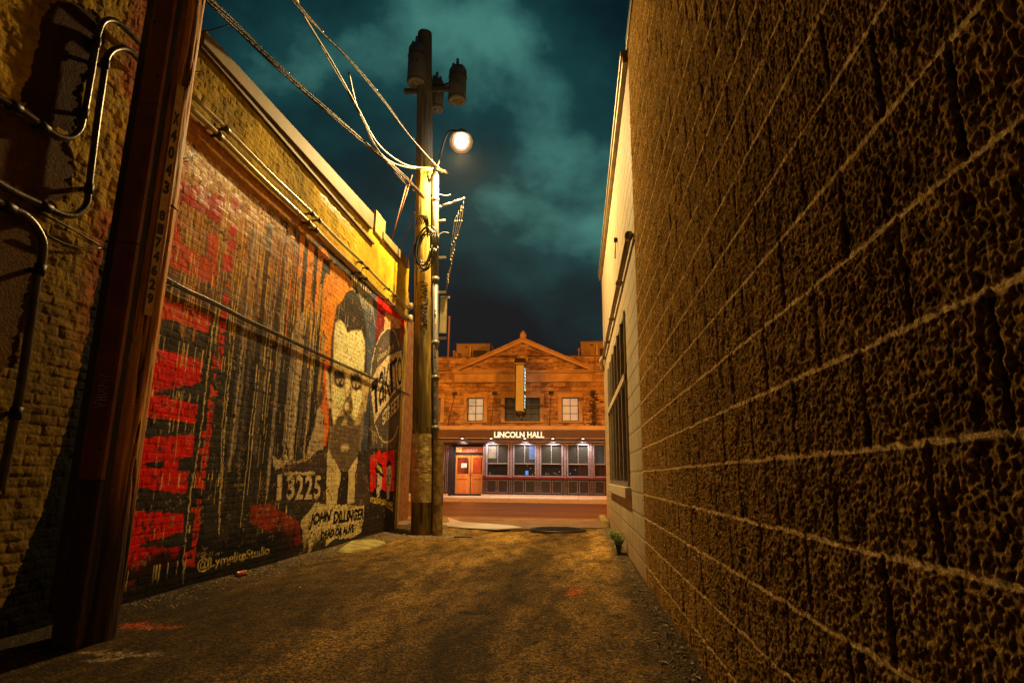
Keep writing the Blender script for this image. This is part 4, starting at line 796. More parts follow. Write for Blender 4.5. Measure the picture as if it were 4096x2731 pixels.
# --- smooth white-painted block building behind it
BWt = empty('block_building', (XR+.1, 11.7, 0), 'smooth cream painted block building with a tall barred window beyond the rough wall', 'building')
yy = np.concatenate([np.arange(7.145, 16.36, .028), [16.36]]); zz_ = np.arange(-.05, 6.62, .0125); Y, Z = np.meshgrid(yy, zz_)
k = (Z-JZ)/BHR; row = np.floor(k); dz = np.minimum(k-row, 1-(k-row))*BHR; by = (Y-JY)/BWR+.5*(row % 2); dy = np.minimum(by-np.floor(by), 1-(by-np.floor(by)))*BWR
jh = 1-sst(dz, .004, .016); jv = (1-sst(dy, .010, .03))*.65; jj = np.maximum(jh, jv)
inwin = (Y > 8.86) & (Y < 13.9) & (Z > 1.0) & (Z < 3.62)
hh = (fbm(Y*6, Z*6, 4, 81)-.5)*.004-jj*.006
cW = np.array((.46, .39, .27))*(.80+.35*fbm(Y*1.2, Z*1.2, 4, 82))[..., None]*(.93+.12*vn(np.floor(by)+.5, row+.5, 83))[..., None]*(1-.40*jj)[..., None]
dirt = sst(Z+(fbm(Y*2, Z*2, 3, 84)-.5)*.8, .75, .1); cW = cW+(np.array((.33, .21, .09))-cW)*(dirt*.55)[..., None]
cr_ = sst(np.abs(fbm(Y*1.4, Z*1.2, 4, 86)-.5), .012, .0)*sst(Z, .9, .5); cW *= (1-.6*cr_)[..., None]
# wall mesh with the window opening left out
def wallpart(sy, sz): gridm = np.stack([XR-hh, Y, Z], -1)[sz, sy]; return gridm, cW[sz, sy]
j0 = np.searchsorted(yy, 8.86); j1 = np.searchsorted(yy, 13.9); i0 = np.searchsorted(zz_, 1.0); i1 = np.searchsorted(zz_, 3.62)
MW = attrmat('cream_painted_block', .7, .35, 60, .006, .12, .12, .08)
XX = np.stack([XR-hh, Y, Z], -1)
def quadgrid(name, parts, m, parent):
    vs = []; fs = []; cs = []; b = 0
    for X_, C_ in parts:
        nr, nc = X_.shape[:2]; i = np.arange(nr*nc).reshape(nr, nc)+b; q = np.stack([i[:-1, :-1], i[1:, :-1], i[1:, 1:], i[:-1, 1:]], -1).reshape(-1, 4); vs.append(X_.reshape(-1, 3)); cs.append(C_.reshape(-1, 3)); fs.append(q); b += nr*nc
    vs = np.concatenate(vs); fs = np.concatenate(fs); cs = np.concatenate(cs)
    me = bpy.data.meshes.new(name); me.vertices.add(len(vs)); me.vertices.foreach_set('co', vs.reshape(-1).astype(np.float32)); nf = len(fs); me.loops.add(nf*4); me.polygons.add(nf)
    me.loops.foreach_set('vertex_index', fs.reshape(-1).astype(np.int32)); me.polygons.foreach_set('loop_start', np.arange(0, nf*4, 4, dtype=np.int32)); me.polygons.foreach_set('use_smooth', np.full(nf, True)); me.update(calc_edges=True)
    a = me.color_attributes.new('paint', 'FLOAT_COLOR', 'POINT'); c4 = np.ones((len(vs), 4), np.float32); c4[:, :3] = cs; a.data.foreach_set('color', c4.reshape(-1)); return link(name, me, m, parent)
quadgrid('painted_wall', [(XX[:, :j0+1], cW[:, :j0+1]), (XX[:, j1:], cW[:, j1:]), (XX[:i0+1, j0:j1+1], cW[:i0+1, j0:j1+1]), (XX[i1:, j0:j1+1], cW[i1:, j0:j1+1])], MW, BWt)
M_CREAM = mat('cream_paint', (.60, .52, .38), (.50, .43, .31), .5, 4, .2, 30)
MB().box(XR+.25, 9, 7.145, 16.34, 0, 6.6).build('building_body', M_BRICKD, BWt)
MB().box(XR, XR+.3, 16.34, 16.37, 0, 6.6).build('end_wall', M_CREAM, BWt)
MB().box(XR-.095, XR+.3, 7.18, 16.42, 6.60, 6.68).box(XR-.070, XR+.3, 7.18, 16.40, 6.50, 6.598).build('coping', mat('coping_ochre', (.34, .28, .14), (.2, .14, .07), .45, 3, .2, 30, .3), BWt, .006)
wy0, wy1, wz0, wz1 = yy[j0], yy[j1], zz_[i0], zz_[i1]
M_BRZ = mat('bronze_frame', (.34, .28, .19), (.26, .21, .14), .40, 9, .1, 40, .4)
wf = empty('window', (XR, (wy0+wy1)/2, wz0), None, None); wf.parent = BWt; wf.location = Vector((XR, (wy0+wy1)/2, wz0))-Vector((XR+.1, 11.7, 0))
fr = MB(); fr.box(XR+.0, XR+.10, wy0, wy1, wz0, wz0+.06).box(XR+.0, XR+.10, wy0, wy1, wz1-.06, wz1)
nb = 7; ws = np.linspace(wy0, wy1, nb)
for i, yv in enumerate(ws): fr.box(XR-.030, XR+.10, max(yv-.045, wy0), min(yv+.045, wy1), wz0+.06, wz1-.06)
fo = fr.build('frame', M_BRZ, wf)
MB().box(XR-.05, XR-.014, wy0, wy1, 2.52, 2.62).build('mid_rail', M_CREAM, wf)
M_DGL = glassmat('dark_glass', (.012, .014, .018), .06, .92)
MB().box(XR+.06, XR+.07, wy0, wy1, wz0+.06, wz1-.06).build('pane', M_DGL, wf)
MB().box(XR+.001, XR+.25, wy0-.004, wy1+.004, wz1+.0, wz1+.004).box(XR+.001, XR+.25, wy0-.006, wy0-.002, wz0, wz1).box(XR+.001, XR+.25, wy1+.002, wy1+.006, wz0, wz1).split('reveal', M_CREAM, wf)
MB().box(XR-.085, XR+.1, wy0-.12, wy1+.15, wz0-.16, wz0-.003).build('sill', M_CREAM, wf, .012)
MB().box(XR-.03, XR+.0, wy0+.1, wy1, wz0+.002, wz0+.075).build('sill_flashing', mat('purple_grey_flashing', (.20, .15, .15)), wf)
# horizontal pipe under the coping line, with an end fitting
a = onx(2530, 933, XR-.055); b = onx(2412, 1431, XR-.055)
hp = MB().tube([(XR-.055, 7.25, 4.09), (XR-.055, 15.4, 4.13)], .038, 12).build('pipe', M_BRZ, BWt)
for q in (7.3, 9.2, 11.4, 13.4, 15.3): MB().tube([(XR-.055, q-.05, 4.10), (XR-.055, q+.05, 4.10)], .052, 12).build('coupling', M_BRZ, hp)
MB().tube([(XR-.055, 15.4, 4.13), (XR-.10, 15.75, 4.11), (XR-.06, 16.0, 4.0), (XR-.05, 16.05, 3.88)], .05, 12).build('pipe_end_cap', M_CREAM, BWt)
MB().box(XR-.06, XR-.004, 9.95, 10.02, 5.1, 5.16).tube([(XR-.03, 9.98, 5.12), (XR-.05, 10.0, 4.8)], .010, 6).build('hook', M_DARKM, BWt)

# ================================================================== GROUND
gy = np.concatenate([np.arange(-5, .8, .3), np.arange(.8, 4, .03), np.arange(4, 17.8, .06)]); gx = np.linspace(-4.05, .80, 150)
Xg, Yg = np.meshgrid(gx, gy)
und = (fbm(Xg*1.1, Yg*.8, 3, 101)-.5)*.035+(fbm(Xg*6, Yg*6, 3, 102)-.5)*.008
edgeL = sst(Xg, -3.55, -3.93)*.035; edgeR = sst(Xg, .45, .70)*.03
zg = und-.01+edgeL+edgeR-.03*sst(np.abs(Xg+1.3), 1.2, 0)
tone = fbm(Xg*1.4, Yg*.35, 4, 103); pt = fbm(Xg*7, Yg*2.4, 4, 104)
cg = np.array((.125, .078, .022))*(.35+.75*tone+.6*sst(pt, .25, .75))[..., None]
worn_lit = sst(Yg, 6.5, 12.)*sst(fbm(Xg*1.6, Yg*.45, 3, 106), .3, .6); cg = cg*(1+.9*worn_lit)[..., None]  # patchy wear, brightened towards the lamp as its glow painted into the asphalt
track = sst(np.abs(Xg+.25-.06*Yg), .55, .1)*.55+sst(np.abs(Xg+1.9-.03*Yg), .5, .1)*.45-.38*sst(np.abs(Xg+1.1-.05*Yg), .35, .1); cg = cg*(1+track)[..., None]
cr_ = sst(np.abs(fbm(Xg*1.1+3, Yg*.7, 4, 108)-.5), .009, .0)*sst(fbm(Xg*1.2, Yg*1.2, 2, 109), .40, .5); zg = zg-.006*cr_; cg *= (1-.85*cr_)[..., None]
dk = sst(fbm(Xg*9, Yg*3.2, 4, 110), .54, .62); cg *= (1-.38*dk)[..., None]
dirt = np.maximum(sst(Xg, -3.35, -3.8), sst(Xg, .36, .66)); cg = cg+(np.array((.07, .05, .028))*(.4+1.2*vn(Xg*30, Yg*30, 105))[..., None]-cg)*(dirt*.85)[..., None]
cg = cg*(1-.55*sst(np.abs(Xg+.9-.04*Yg), .7, 2.4)*sst(Yg, 9.5, 5.)-.15)[..., None]  # near sides darkened in the colour where the lamp light falls off
# orange sprayed utility blotches, white scuff
def blot(x, y, rx, ry, col, s): 
    global cg
    m = sst(np.hypot((Xg-x)/rx, (Yg-y)/ry)+(vn(Xg*22, Yg*22, 107)-.5)*1.1, 1.05, .5); cg = cg+(np.array(col)-cg)*(m*s)[..., None]
q = onz(2300, 2365); blot(q[0], q[1], .10, .34, (.42, .10, .03), .6); q = onz(590, 2500); blot(q[0], q[1], .28, .10, (.40, .07, .02), .55)
q = onz(500, 2605); blot(q[0], q[1], .30, .05, (.34, .27, .18), .6); q = onz(420, 2625); blot(q[0], q[1], .10, .07, (.34, .27, .18), .5)
zg = zg-und.min()*0
M_ASPH = attrmat('worn_asphalt', .80, 1.0, 75, .035, .12, .10, .6)
_n = M_ASPH.node_tree.nodes; _l = M_ASPH.node_tree.links; _b = _n['Principled BSDF']; _src = _b.inputs['Base Color'].links[0].from_socket
_tc = _n.new('ShaderNodeTexCoord'); _v = _n.new('ShaderNodeTexVoronoi'); _v.inputs['Scale'].default_value = 95; _l.new(_tc.outputs['Object'], _v.inputs['Vector'])
_r = _n.new('ShaderNodeValToRGB'); _r.color_ramp.elements[0].position = .30; _r.color_ramp.elements[0].color = (.50, .50, .50, 1); _r.color_ramp.elements[1].position = .97; _r.color_ramp.elements[1].color = (3.8, 3.5, 3.0, 1)
_sp = _n.new('ShaderNodeSeparateColor'); _l.new(_v.outputs['Color'], _sp.inputs[0]); _l.new(_sp.outputs[0], _r.inputs[0])
_m = _n.new('ShaderNodeVectorMath'); _m.operation = 'MULTIPLY'; _l.new(_src, _m.inputs[0]); _l.new(_r.outputs[0], _m.inputs[1]); _l.new(_m.outputs[0], _b.inputs['Base Color'])
al = gridmesh('alley', np.stack([Xg, Yg, zg], -1), M_ASPH, None, cg); tag(al, 'weathered patched asphalt running down the alley', 'alley pavement', kind='structure')
def zal(x, y): return float(zg[np.searchsorted(gy, y)-1, min(max(np.searchsorted(gx, x), 0), 149)])
gd = MB().box(-60, 60, -30, 120, -1.2, -.09).build('ground', mat('ground_soil', (.06, .05, .04)), None); tag(gd, 'dark ground under the buildings and street', 'ground', kind='structure')
# pale concrete apron between alley and street
M_CONC = mat('concrete', (.30, .22, .15), (.18, .12, .075), .6, 2.5, .5, 60)
def sheet(name, x0, x1, y0, y1, z, m, label, cat, nz_=.0): 
    X_, Y_ = np.meshgrid(np.linspace(x0, x1, 60), np.linspace(y0, y1, 30)); return tag(gridmesh(name, np.stack([X_, Y_, z+0*X_], -1), m), label, cat, kind='structure')
ap = MB(); P2 = [(XL-1.2, 14.55), (-2.9, 14.3), (-1.5, 14.0), (-.35, 14.4), (XR+.1, 14.9), (XR+1.5, 17.62), (-12, 17.62), (-12, 14.55)]
ap.prism(P2, 'z', -.02, .020); tag(ap.build('pavement', M_CONC), 'pale concrete apron where the alley meets the street', 'pavement', kind='structure')
sl = MB(); sl.prism([(q_[0], q_[1]) for q_ in [onz(*p) for p in [(1700, 2078), (1790, 2072), (1850, 2090), (1950, 2096), (2045, 2104), (2090, 2112), (1990, 2120), (1850, 2112), (1780, 2106), (1700, 2100)]]], 'z', .005, .026); tag(sl.build('pavement', mat('pale_reflection', (.80, .76, .74), (.62, .56, .52), .45, 1.2, .3, 60)), 'pale reflection strip painted as a light reflection at the left of the alley mouth', 'pavement', kind='structure')  # bright reflection on the apron, laid in as a pale slab
M_STREET = mat('street_asphalt', (.19, .10, .030), (.08, .042, .014), .42, 1.2, .6, 90, stretch=(.25, 1.6, 1), contrast=(.3, .7))
tag(MB().box(-45, 40, 17.62, 28.3, -.06, .004).build('street', M_STREET), 'dark asphalt street crossing in front of the hall', 'street', kind='structure')
seam = MB(); 
for yv in (19.2, 21.7, 24.8, 26.9): seam.box(-40, 40, yv, yv+.035, .002, .008)
tag(seam.build('street_seams', mat('tar_seam', (.02, .015, .012), (.03, .02, .015), .3)), 'dark tar seams running along the street', 'road seams', kind='structure')
tag(MB().box(-45, 40, 28.3, 28.5, -.06, .145).build('kerb', mat('kerb_concrete', (.48, .42, .36), (.4, .34, .28), .6)), 'pale concrete kerb on the far side of the street', 'kerb', kind='structure')
sw = MB(); x = -45
while x < 40: sw.box(x, x+1.48, 28.505, 30.2, -.05, .15).box(x, x+1.48, 30.215, 31.98, -.05, .165); x += 1.5
tag(sw.build('pavement', mat('sidewalk_concrete', (.52, .45, .38), (.42, .36, .30), .55, 1.5, .3, 40)), 'bright concrete sidewalk in front of the hall', 'pavement', kind='structure')

# ================================================================== MUSIC HALL ACROSS THE STREET (front face Y = 32)
HY = 32.0
def Qx(x, py=500): return ony(1700+x/2.94, 1300+py/2.94, HY)[0]
def Qz(y): return ony(2080, 1300+y/2.94, HY)[2]
def Rx(x, py=400): return ony(1700+x/2.94, 1700+py/2.94, HY)[0]
def Rz(y): return ony(2080, 1700+y/2.94, HY)[2]
HB = empty('hall_building', (-3.3, HY, .16), 'stone music hall with a pediment, finial and dark panelled ground floor across the street', 'building')
# stone: blocks, staining; bump carries the joints
def stonemat():
    m, nt, b = newmat('limestone'); N = nt.nodes; L = nt.links; b.inputs['Roughness'].default_value = .8
    tc = N.new('ShaderNodeTexCoord'); sx = N.new('ShaderNodeSeparateXYZ'); L.new(tc.outputs['Object'], sx.inputs[0]); cx_ = N.new('ShaderNodeCombineXYZ'); L.new(sx.outputs[0], cx_.inputs[0]); L.new(sx.outputs[2], cx_.inputs[1])
    bk = N.new('ShaderNodeTexBrick'); bk.inputs['Scale'].default_value = 1; bk.inputs['Brick Width'].default_value = .62; bk.inputs['Row Height'].default_value = .215; bk.inputs['Mortar Size'].default_value = .010; bk.inputs['Mortar Smooth'].default_value = .4
    bk.inputs['Color1'].default_value = (.55, .42, .28, 1); bk.inputs['Color2'].default_value = (.30, .21, .13, 1); bk.inputs['Mortar'].default_value = (.12, .08, .05, 1); L.new(cx_.outputs[0], bk.inputs['Vector'])
    n = N.new('ShaderNodeTexNoise'); n.inputs['Scale'].default_value = 1.4; n.inputs['Detail'].default_value = 7; n.inputs['Roughness'].default_value = .65; L.new(tc.outputs['Object'], n.inputs['Vector'])
    r = N.new('ShaderNodeValToRGB'); r.color_ramp.elements[0].position = .36; r.color_ramp.elements[0].color = (.42, .34, .28, 1); r.color_ramp.elements[1].position = .58; r.color_ramp.elements[1].color = (1, 1, 1, 1); L.new(n.outputs['Fac'], r.inputs[0])
    mp = N.new('ShaderNodeMapping'); mp.inputs['Scale'].default_value = (2.2, 1, 9); L.new(tc.outputs['Object'], mp.inputs[0])
    n3 = N.new('ShaderNodeTexNoise'); n3.inputs['Scale'].default_value = 1.3; n3.inputs['Detail'].default_value = 7; L.new(mp.outputs[0], n3.inputs['Vector'])
    r3 = N.new('ShaderNodeValToRGB'); r3.color_ramp.elements[0].position = .34; r3.color_ramp.elements[0].color = (.35, .24, .18, 1); r3.color_ramp.elements[1].position = .45; r3.color_ramp.elements[1].color = (1, 1, 1, 1); L.new(n3.outputs['Fac'], r3.inputs[0])
    mx = N.new('ShaderNodeMix'); mx.data_type = 'RGBA'; mx.blend_type = 'MULTIPLY'; mx.inputs[0].default_value = 1; L.new(bk.outputs['Color'], mx.inputs[6]); L.new(r.outputs[0], mx.inputs[7])
    mx2 = N.new('ShaderNodeMix'); mx2.data_type = 'RGBA'; mx2.blend_type = 'MULTIPLY'; mx2.inputs[0].default_value = .95; L.new(mx.outputs[2], mx2.inputs[6]); L.new(r3.outputs[0], mx2.inputs[7]); L.new(mx2.outputs[2], b.inputs['Base Color'])
    bm = N.new('ShaderNodeBump'); bm.inputs['Strength'].default_value = .8; bm.inputs['Distance'].default_value = .03; ad = N.new('ShaderNodeMath'); ad.operation = 'MULTIPLY_ADD'; L.new(bk.outputs['Fac'], ad.inputs[0]); ad.inputs[1].default_value = -.6; L.new(n3.outputs['Fac'], ad.inputs[2]); L.new(ad.outputs[0], bm.inputs['Height']); L.new(bm.outputs[0], b.inputs['Normal']); return m
M_STONE = stonemat(); M_TRIMST = mat('limestone_trim', (.50, .40, .28), (.34, .25, .16), .75, 1.6, .3, 14, bdist=.02)
zc1, zc0 = Qz(1195), Qz(1240); zpar = Qz(378); zcor = Qz(545); zst = Qz(660)
X0, X1 = -16., 9.
# upper wall as piers round the openings
wins = [(Qx(95), Qx(200), 862, 1132, 'dim'), (Qx(512), Qx(697), 858, 1134, 'lit'), (Qx(945), Qx(1350), 853, 1135, 'dark'), (Qx(1605), Qx(1800), 848, 1123, 'lit2')]
wt, wb = Qz(854), Qz(1131)
up = MB(); xs_ = [X0]
for a, b_, *_ in wins: xs_ += [a, b_]
xs_.append(X1)
for i in range(0, len(xs_), 2): up.box(xs_[i], xs_[i+1], HY, HY+.4, wb, wt)
up.box(X0, X1, HY, HY+.4, zc1-.02, wb-.0).box(X0, X1, HY, HY+.4, wt, zst)
up.box(X0, X1, HY+.002, HY+.4, zst, zpar); up.build('upper_wall', M_STONE, HB)
MB().box(X0, X1, HY+3.2, HY+14, .1, zpar-.5).box(X0, X1, HY+.41, HY+3.2, zpar-.55, zpar-.5).split('building_body', M_BRICKD, HB)
# pediment
xa, za = Qx(1150), Qz(172); xl, xr_ = Qx(350), Qx(1965); zl = Qz(535)
pe = MB(); pe.prism([(xl+.12, zl), (xr_-.12, zl), (xa, za-.16)], 'y', HY-.06, HY+.35); pe.build('pediment', M_STONE, HB)
rk = MB()
for xe, s_ in ((xl, 1), (xr_, -1)):
    rk.prism([(xe-.10*s_, zl-.02), (xe+.16*s_, zl-.02), (xa, za-.20), (xa, za)], 'y', HY-.26, HY+.36)
    rk.prism([(xe-.16*s_, zl+.03), (xe-.05*s_, zl+.02), (xa, za+.005), (xa, za+.075)], 'y', HY-.32, HY+.38)
rk.build('raking_cornice', M_TRIMST, HB, .01)
md = MB(); P = []; cx0, cz0, rr_ = Qx(1147), Qz(395), .21
for R in (.27, .215): md.tube([(cx0+R*math.cos(t), HY-.075, cz0+R*math.sin(t)) for t in np.linspace(0, 2*math.pi, 41)], .022, 8)
md.tube([(cx0, HY-.058, cz0), (cx0, HY-.09, cz0)], .17, 28, True, False); md.build('medallion', M_TRIMST, HB)
MB().box(xl-.10, xr_+.10, HY-.26, HY+.003, zl-.09, zl-.02).box(xl-.04, xr_+.04, HY-.17, HY+.003, zl-.16, zl-.092).box(xl+.0, xr_-.0, HY-.10, HY+.003, zst-.05, zst+.03).box(xl+.0, xr_-.0, HY-.05, HY+.003, zst+.032, zl-.162).box(X0, xl-.1, HY-.07, HY+.003, zst-.05, zst+.03).box(xr_+.1, X1, HY-.07, HY+.003, zst-.05, zst+.03).box(X0, xl-.10, HY-.10, HY+.003, zl-.12, zl-.04).box(xr_+.10, X1, HY-.10, HY+.003, zl-.12, zl-.04).build('cornice', M_TRIMST, HB, .01)
MB().box(X0, X1, HY-.06, HY+.46, zpar, zpar+.055).build('parapet_coping', mat('dark_parapet', (.16, .11, .07), (.08, .055, .035), .7), HB)
fz0 = za-.04
MB().lathe(xa, HY+.05, [(.17, fz0), (.17, fz0+.06), (.14, fz0+.08), (.145, fz0+.14), (.185, fz0+.22), (.175, fz0+.33), (.12, fz0+.44), (.055, fz0+.52), (.01, fz0+.57)], 20).build('finial', M_TRIMST, HB)
# surrounds, windows
sr = MB()
for a, b_, y0, y1, k_ in wins: sr.box(a-.20, a-.004, HY-.03, HY+.01, wb-.0, wt).box(b_+.004, b_+.20, HY-.03, HY+.01, wb, wt).box(a-.22, b_+.22, HY-.035, HY+.01, wt+.004, wt+.22).box(a-.2, b_+.2, HY-.06, HY+.01, wb-.07, wb-.004)
sr.split('window_surround', M_TRIMST, HB)
M_BLK = mat('black_paint', (.018, .015, .015), (.010, .009, .009), .4, 10)
W_LIT = emis('lit_blind', (.62, .42, .20), .85, (.50, .32, .14), 2.2); W_LIT2 = emis('lit_blind_warm', (.70, .40, .15), .80, (.60, .36, .22), 1.6); W_DIM = emis('dim_blind', (.10, .055, .03), .9, (.06, .03, .015), 2); W_DK = mat('dark_blind', (.06, .042, .036), (.03, .022, .02), .35, 3)
for a, b_, y0, y1, k_ in wins:
    w = empty('window', ((a+b_)/2, HY, wb), None, None); w.parent = HB; w.location = Vector(((a+b_)/2, HY, wb))-HB.location
    fr = MB(); n = 4 if k_ == 'dark' else 2
    fr.box(a, b_, HY+.06, HY+.12, wb, wb+.05).box(a, b_, HY+.06, HY+.12, wt-.04, wt).box(a, a+.045, HY+.06, HY+.12, wb+.05, wt-.04).box(b_-.045, b_, HY+.06, HY+.12, wb+.05, wt-.04)
    for i in range(1, n): xx = a+(b_-a)*i/n; ww = .05 if (n == 4 and i == 2) else .014; fr.box(xx-ww, xx+ww, HY+.07, HY+.115, wb+.05, wt-.04)
    for i in (1, 2): z_ = wb+(wt-wb)*i/3; fr.box(a+.045, b_-.045, HY+.072, HY+.11, z_-.014, z_+.014)
    fr.build('frame', M_BLK, w)
    MB().box(a+.02, b_-.02, HY+.14, HY+.15, wb, wt).build('pane', {'lit': W_LIT, 'lit2': W_LIT2, 'dark': W_DK, 'dim': W_DIM}[k_], w)
# ledge, sign fascia, soffit
FY = HY-.55
M_FAS = mat('brown_fascia', (.105, .050, .026), (.075, .036, .02), .45, 2, .1, 30)
zf1, zf0 = zc0, Rz(160)
MB().box(X0, X1, FY-.12, HY-.002, zc0, zc1).box(X0, X1, FY-.05, HY-.002, zc0-.035, zc0-.002).build('canopy_ledge', mat('cream_ledge', (.56, .44, .32), (.45, .34, .24), .6, 2), HB, .01)
MB().box(X0, X1, FY, HY-.002, zf0, zf1-.037).build('sign_fascia', M_FAS, HB)
MB().box(X0, X1, FY-.03, FY-.001, zf0-.03, zf0+.015).build('light_rail', mat('rail_grey', (.40, .34, .32), None, .4), HB)
# LINCOLN HALL letters
ltx0, ltx1 = ony(1700+810/2.94, 1738, FY)[0], ony(1700+1405/2.94, 1738, FY)[0]; lz0, lz1 = ony(2080, 1700+150/2.94, FY)[2], ony(2080, 1700+74/2.94, FY)[2]
SGN = empty('letter_sign', ((ltx0+ltx1)/2, FY, lz0), 'illuminated block letters spelling LINCOLN HALL on the brown fascia', 'sign')
ME_LET = emis('channel_letter', (.70, .82, .58), 1.5, (.80, .55, .28), 9); ME_NEON = emis('neon_tube', (.62, .95, .80), 2.2)
tw = ltx1-ltx0
text3d('letters', 'LINCOLN', mat('letter_can', (.30, .20, .10), None, .4), SGN, (ltx0, FY-.01, lz0-.01), (1, 0, 0), (0, 0, 1), tw*.617, lz1-lz0+.02, .03, .07)
text3d('letters', 'HALL', bpy.data.materials['letter_can'], SGN, (ltx0+tw*.657, FY-.01, lz0-.01), (1, 0, 0), (0, 0, 1), tw*.343, lz1-lz0+.02, .03, .07)
text3d('letter_face', 'LINCOLN', ME_LET, SGN, (ltx0+.015, FY-.045, lz0+.01), (1, 0, 0), (0, 0, 1), tw*.617-.03, lz1-lz0-.02, .006, .035)
text3d('letter_face', 'HALL', ME_LET, SGN, (ltx0+tw*.657+.015, FY-.045, lz0+.01), (1, 0, 0), (0, 0, 1), tw*.343-.03, lz1-lz0-.02, .006, .035)
# five soffit lamps
ME_SOF = emis('soffit_bulb', (1., .78, .5), 5)
for k, x in enumerate((440, 780, 1175, 1505, 1858)):
    q = ony(1700+x/2.94, 1700+165/2.94, FY-.03); z_ = zf0-.0
    s_ = empty('soffit_lamp', (q[0], FY-.06, z_), ['soffit lamp above the orange double doors', 'soffit lamp above the first window right of the doors', 'soffit lamp under the final N of the sign', 'soffit lamp above the third window', 'soffit lamp above the fourth window, nearest the right corner'][k], 'lamp', 'lamps under the hall fascia')
    MB().lathe(q[0], FY-.10, [(.10, z_-.02), (.12, z_), (.11, z_+.03)], 16).build('lamp_housing', M_BLK, s_)
    MB().lathe(q[0], FY-.10, [(.03, z_-.045), (.06, z_-.036), (.07, z_-.021)], 16).build('lamp_glass_or_halo', ME_SOF, s_)
    l = bpy.data.lights.new('spot', 'SPOT'); l.energy = 260; l.color = (1, .80, .62); l.spot_size = math.radians(125); l.spot_blend = .6; l.shadow_soft_size = .06
    o = bpy.data.objects.new('soffit_light', l); COL.objects.link(o); o.parent = s_; o.location = (0, -.04, -.07); o.rotation_euler = (math.radians(12), 0, 0)
# ---- storefront
GZ = .165; SFY = HY-.30     # panel plane
M_PAN = mat('aubergine_paint', (.022, .018, .028), (.014, .012, .018), .28, 6, .1, 20)
M_PANH = mat('aubergine_highlight', (.26, .21, .27), (.18, .15, .19), .22, 6)  # panel paint lightened so the mouldings carry painted highlights
zs0, zs1 = Rz(600), Rz(228); zrail = Rz(452); zsill = Rz(620)
panes = [(Rx(740), Rx(985)), (Rx(1052), Rx(1303)), (Rx(1365), Rx(1612)), (Rx(1680), Rx(1922)), (Rx(1988), Rx(2235)), (Rx(2300), Rx(2560)), (Rx(2620), Rx(2880))]
st = MB(); edges = [Rx(690)]
for a, b_ in panes: edges += [a, b_]
edges.append(X1)
for i in range(0, len(edges), 2): st.box(edges[i], edges[i+1], SFY, SFY+.12, zs0, zs1)
st.box(edges[0], X1, SFY, SFY+.12, GZ+.10, zs0).box(X0, X1, SFY, SFY+.12, zs1, zf0-.002)
st.box(X0, Rx(318), SFY, SFY+.12, GZ+.1, zs1); st.build('storefront_panelling', M_PAN, HB)
t_ = MB()
def frame(x0, x1, z0, z1, w_=.022, d=.02): t_.box(x0, x1, SFY-d, SFY-.001, z0, z0+w_).box(x0, x1, SFY-d, SFY-.001, z1-w_, z1).box(x0, x0+w_, SFY-d, SFY-.001, z0+w_, z1-w_).box(x1-w_, x1, SFY-d, SFY-.001, z0+w_, z1-w_)
pz0, pz1 = Rz(795), Rz(648)
for i, (a, b_) in enumerate(panes):
    m_ = (a+b_)/2; frame(a+.0, m_-.04, pz0, pz1); frame(m_+.04, b_-.0, pz0, pz1); frame(a-.05, b_+.05, zs0-.03, zs1+.03, .045, .03)
    x_ = b_+.10; nx = panes[i+1][0] if i < len(panes)-1 else X1
    if nx-b_ < .5:
        c_ = (b_+nx)/2
        for dx in (-.055, .012): t_.box(c_+dx, c_+dx+.043, SFY-.045, SFY-.001, zs0+.02, zs1-.03)
        frame(c_-.06, c_+.06, pz0, pz1, .018); t_.box(c_-.075, c_+.075, SFY-.06, SFY-.001, zs1+.0, zs1+.05).box(c_-.075, c_+.075, SFY-.07, SFY-.001, zs0-.06, zs0-.0)
for x in (697, 712): t_.box(Rx(x), Rx(x)+.03, SFY-.04, SFY-.001, Rz(600), Rz(255))
frame(Rx(698), Rx(722), pz0, pz1, .015); frame(Rx(60), Rx(245), Rz(590), Rz(240), .025); frame(Rx(60), Rx(245), pz0, pz1); frame(Rx(262), Rx(285), Rz(790), Rz(250), .02)
t_.box(X0, X1, SFY-.09, SFY-.001, zf0-.13, zf0-.06).box(X0, X1, SFY-.05, SFY-.001, zf0-.2, zf0-.14)
t_.build('panel_moulding', M_PANH, HB)
MB().box(edges[0], X1, SFY-.09, SFY-.002, zsill-.035, zsill+.03).build('window_sill', mat('oxblood_sill', (.16, .012, .016), (.10, .01, .012), .25), HB)
MB().box(edges[0]-.05, X1, SFY-.07, SFY+.1, GZ-.02, GZ+.095).box(X0, Rx(295), SFY-.07, SFY+.1, GZ-.02, GZ+.095).build('plinth', mat('pale_plinth', (.52, .44, .38), (.4, .34, .28), .6), HB)
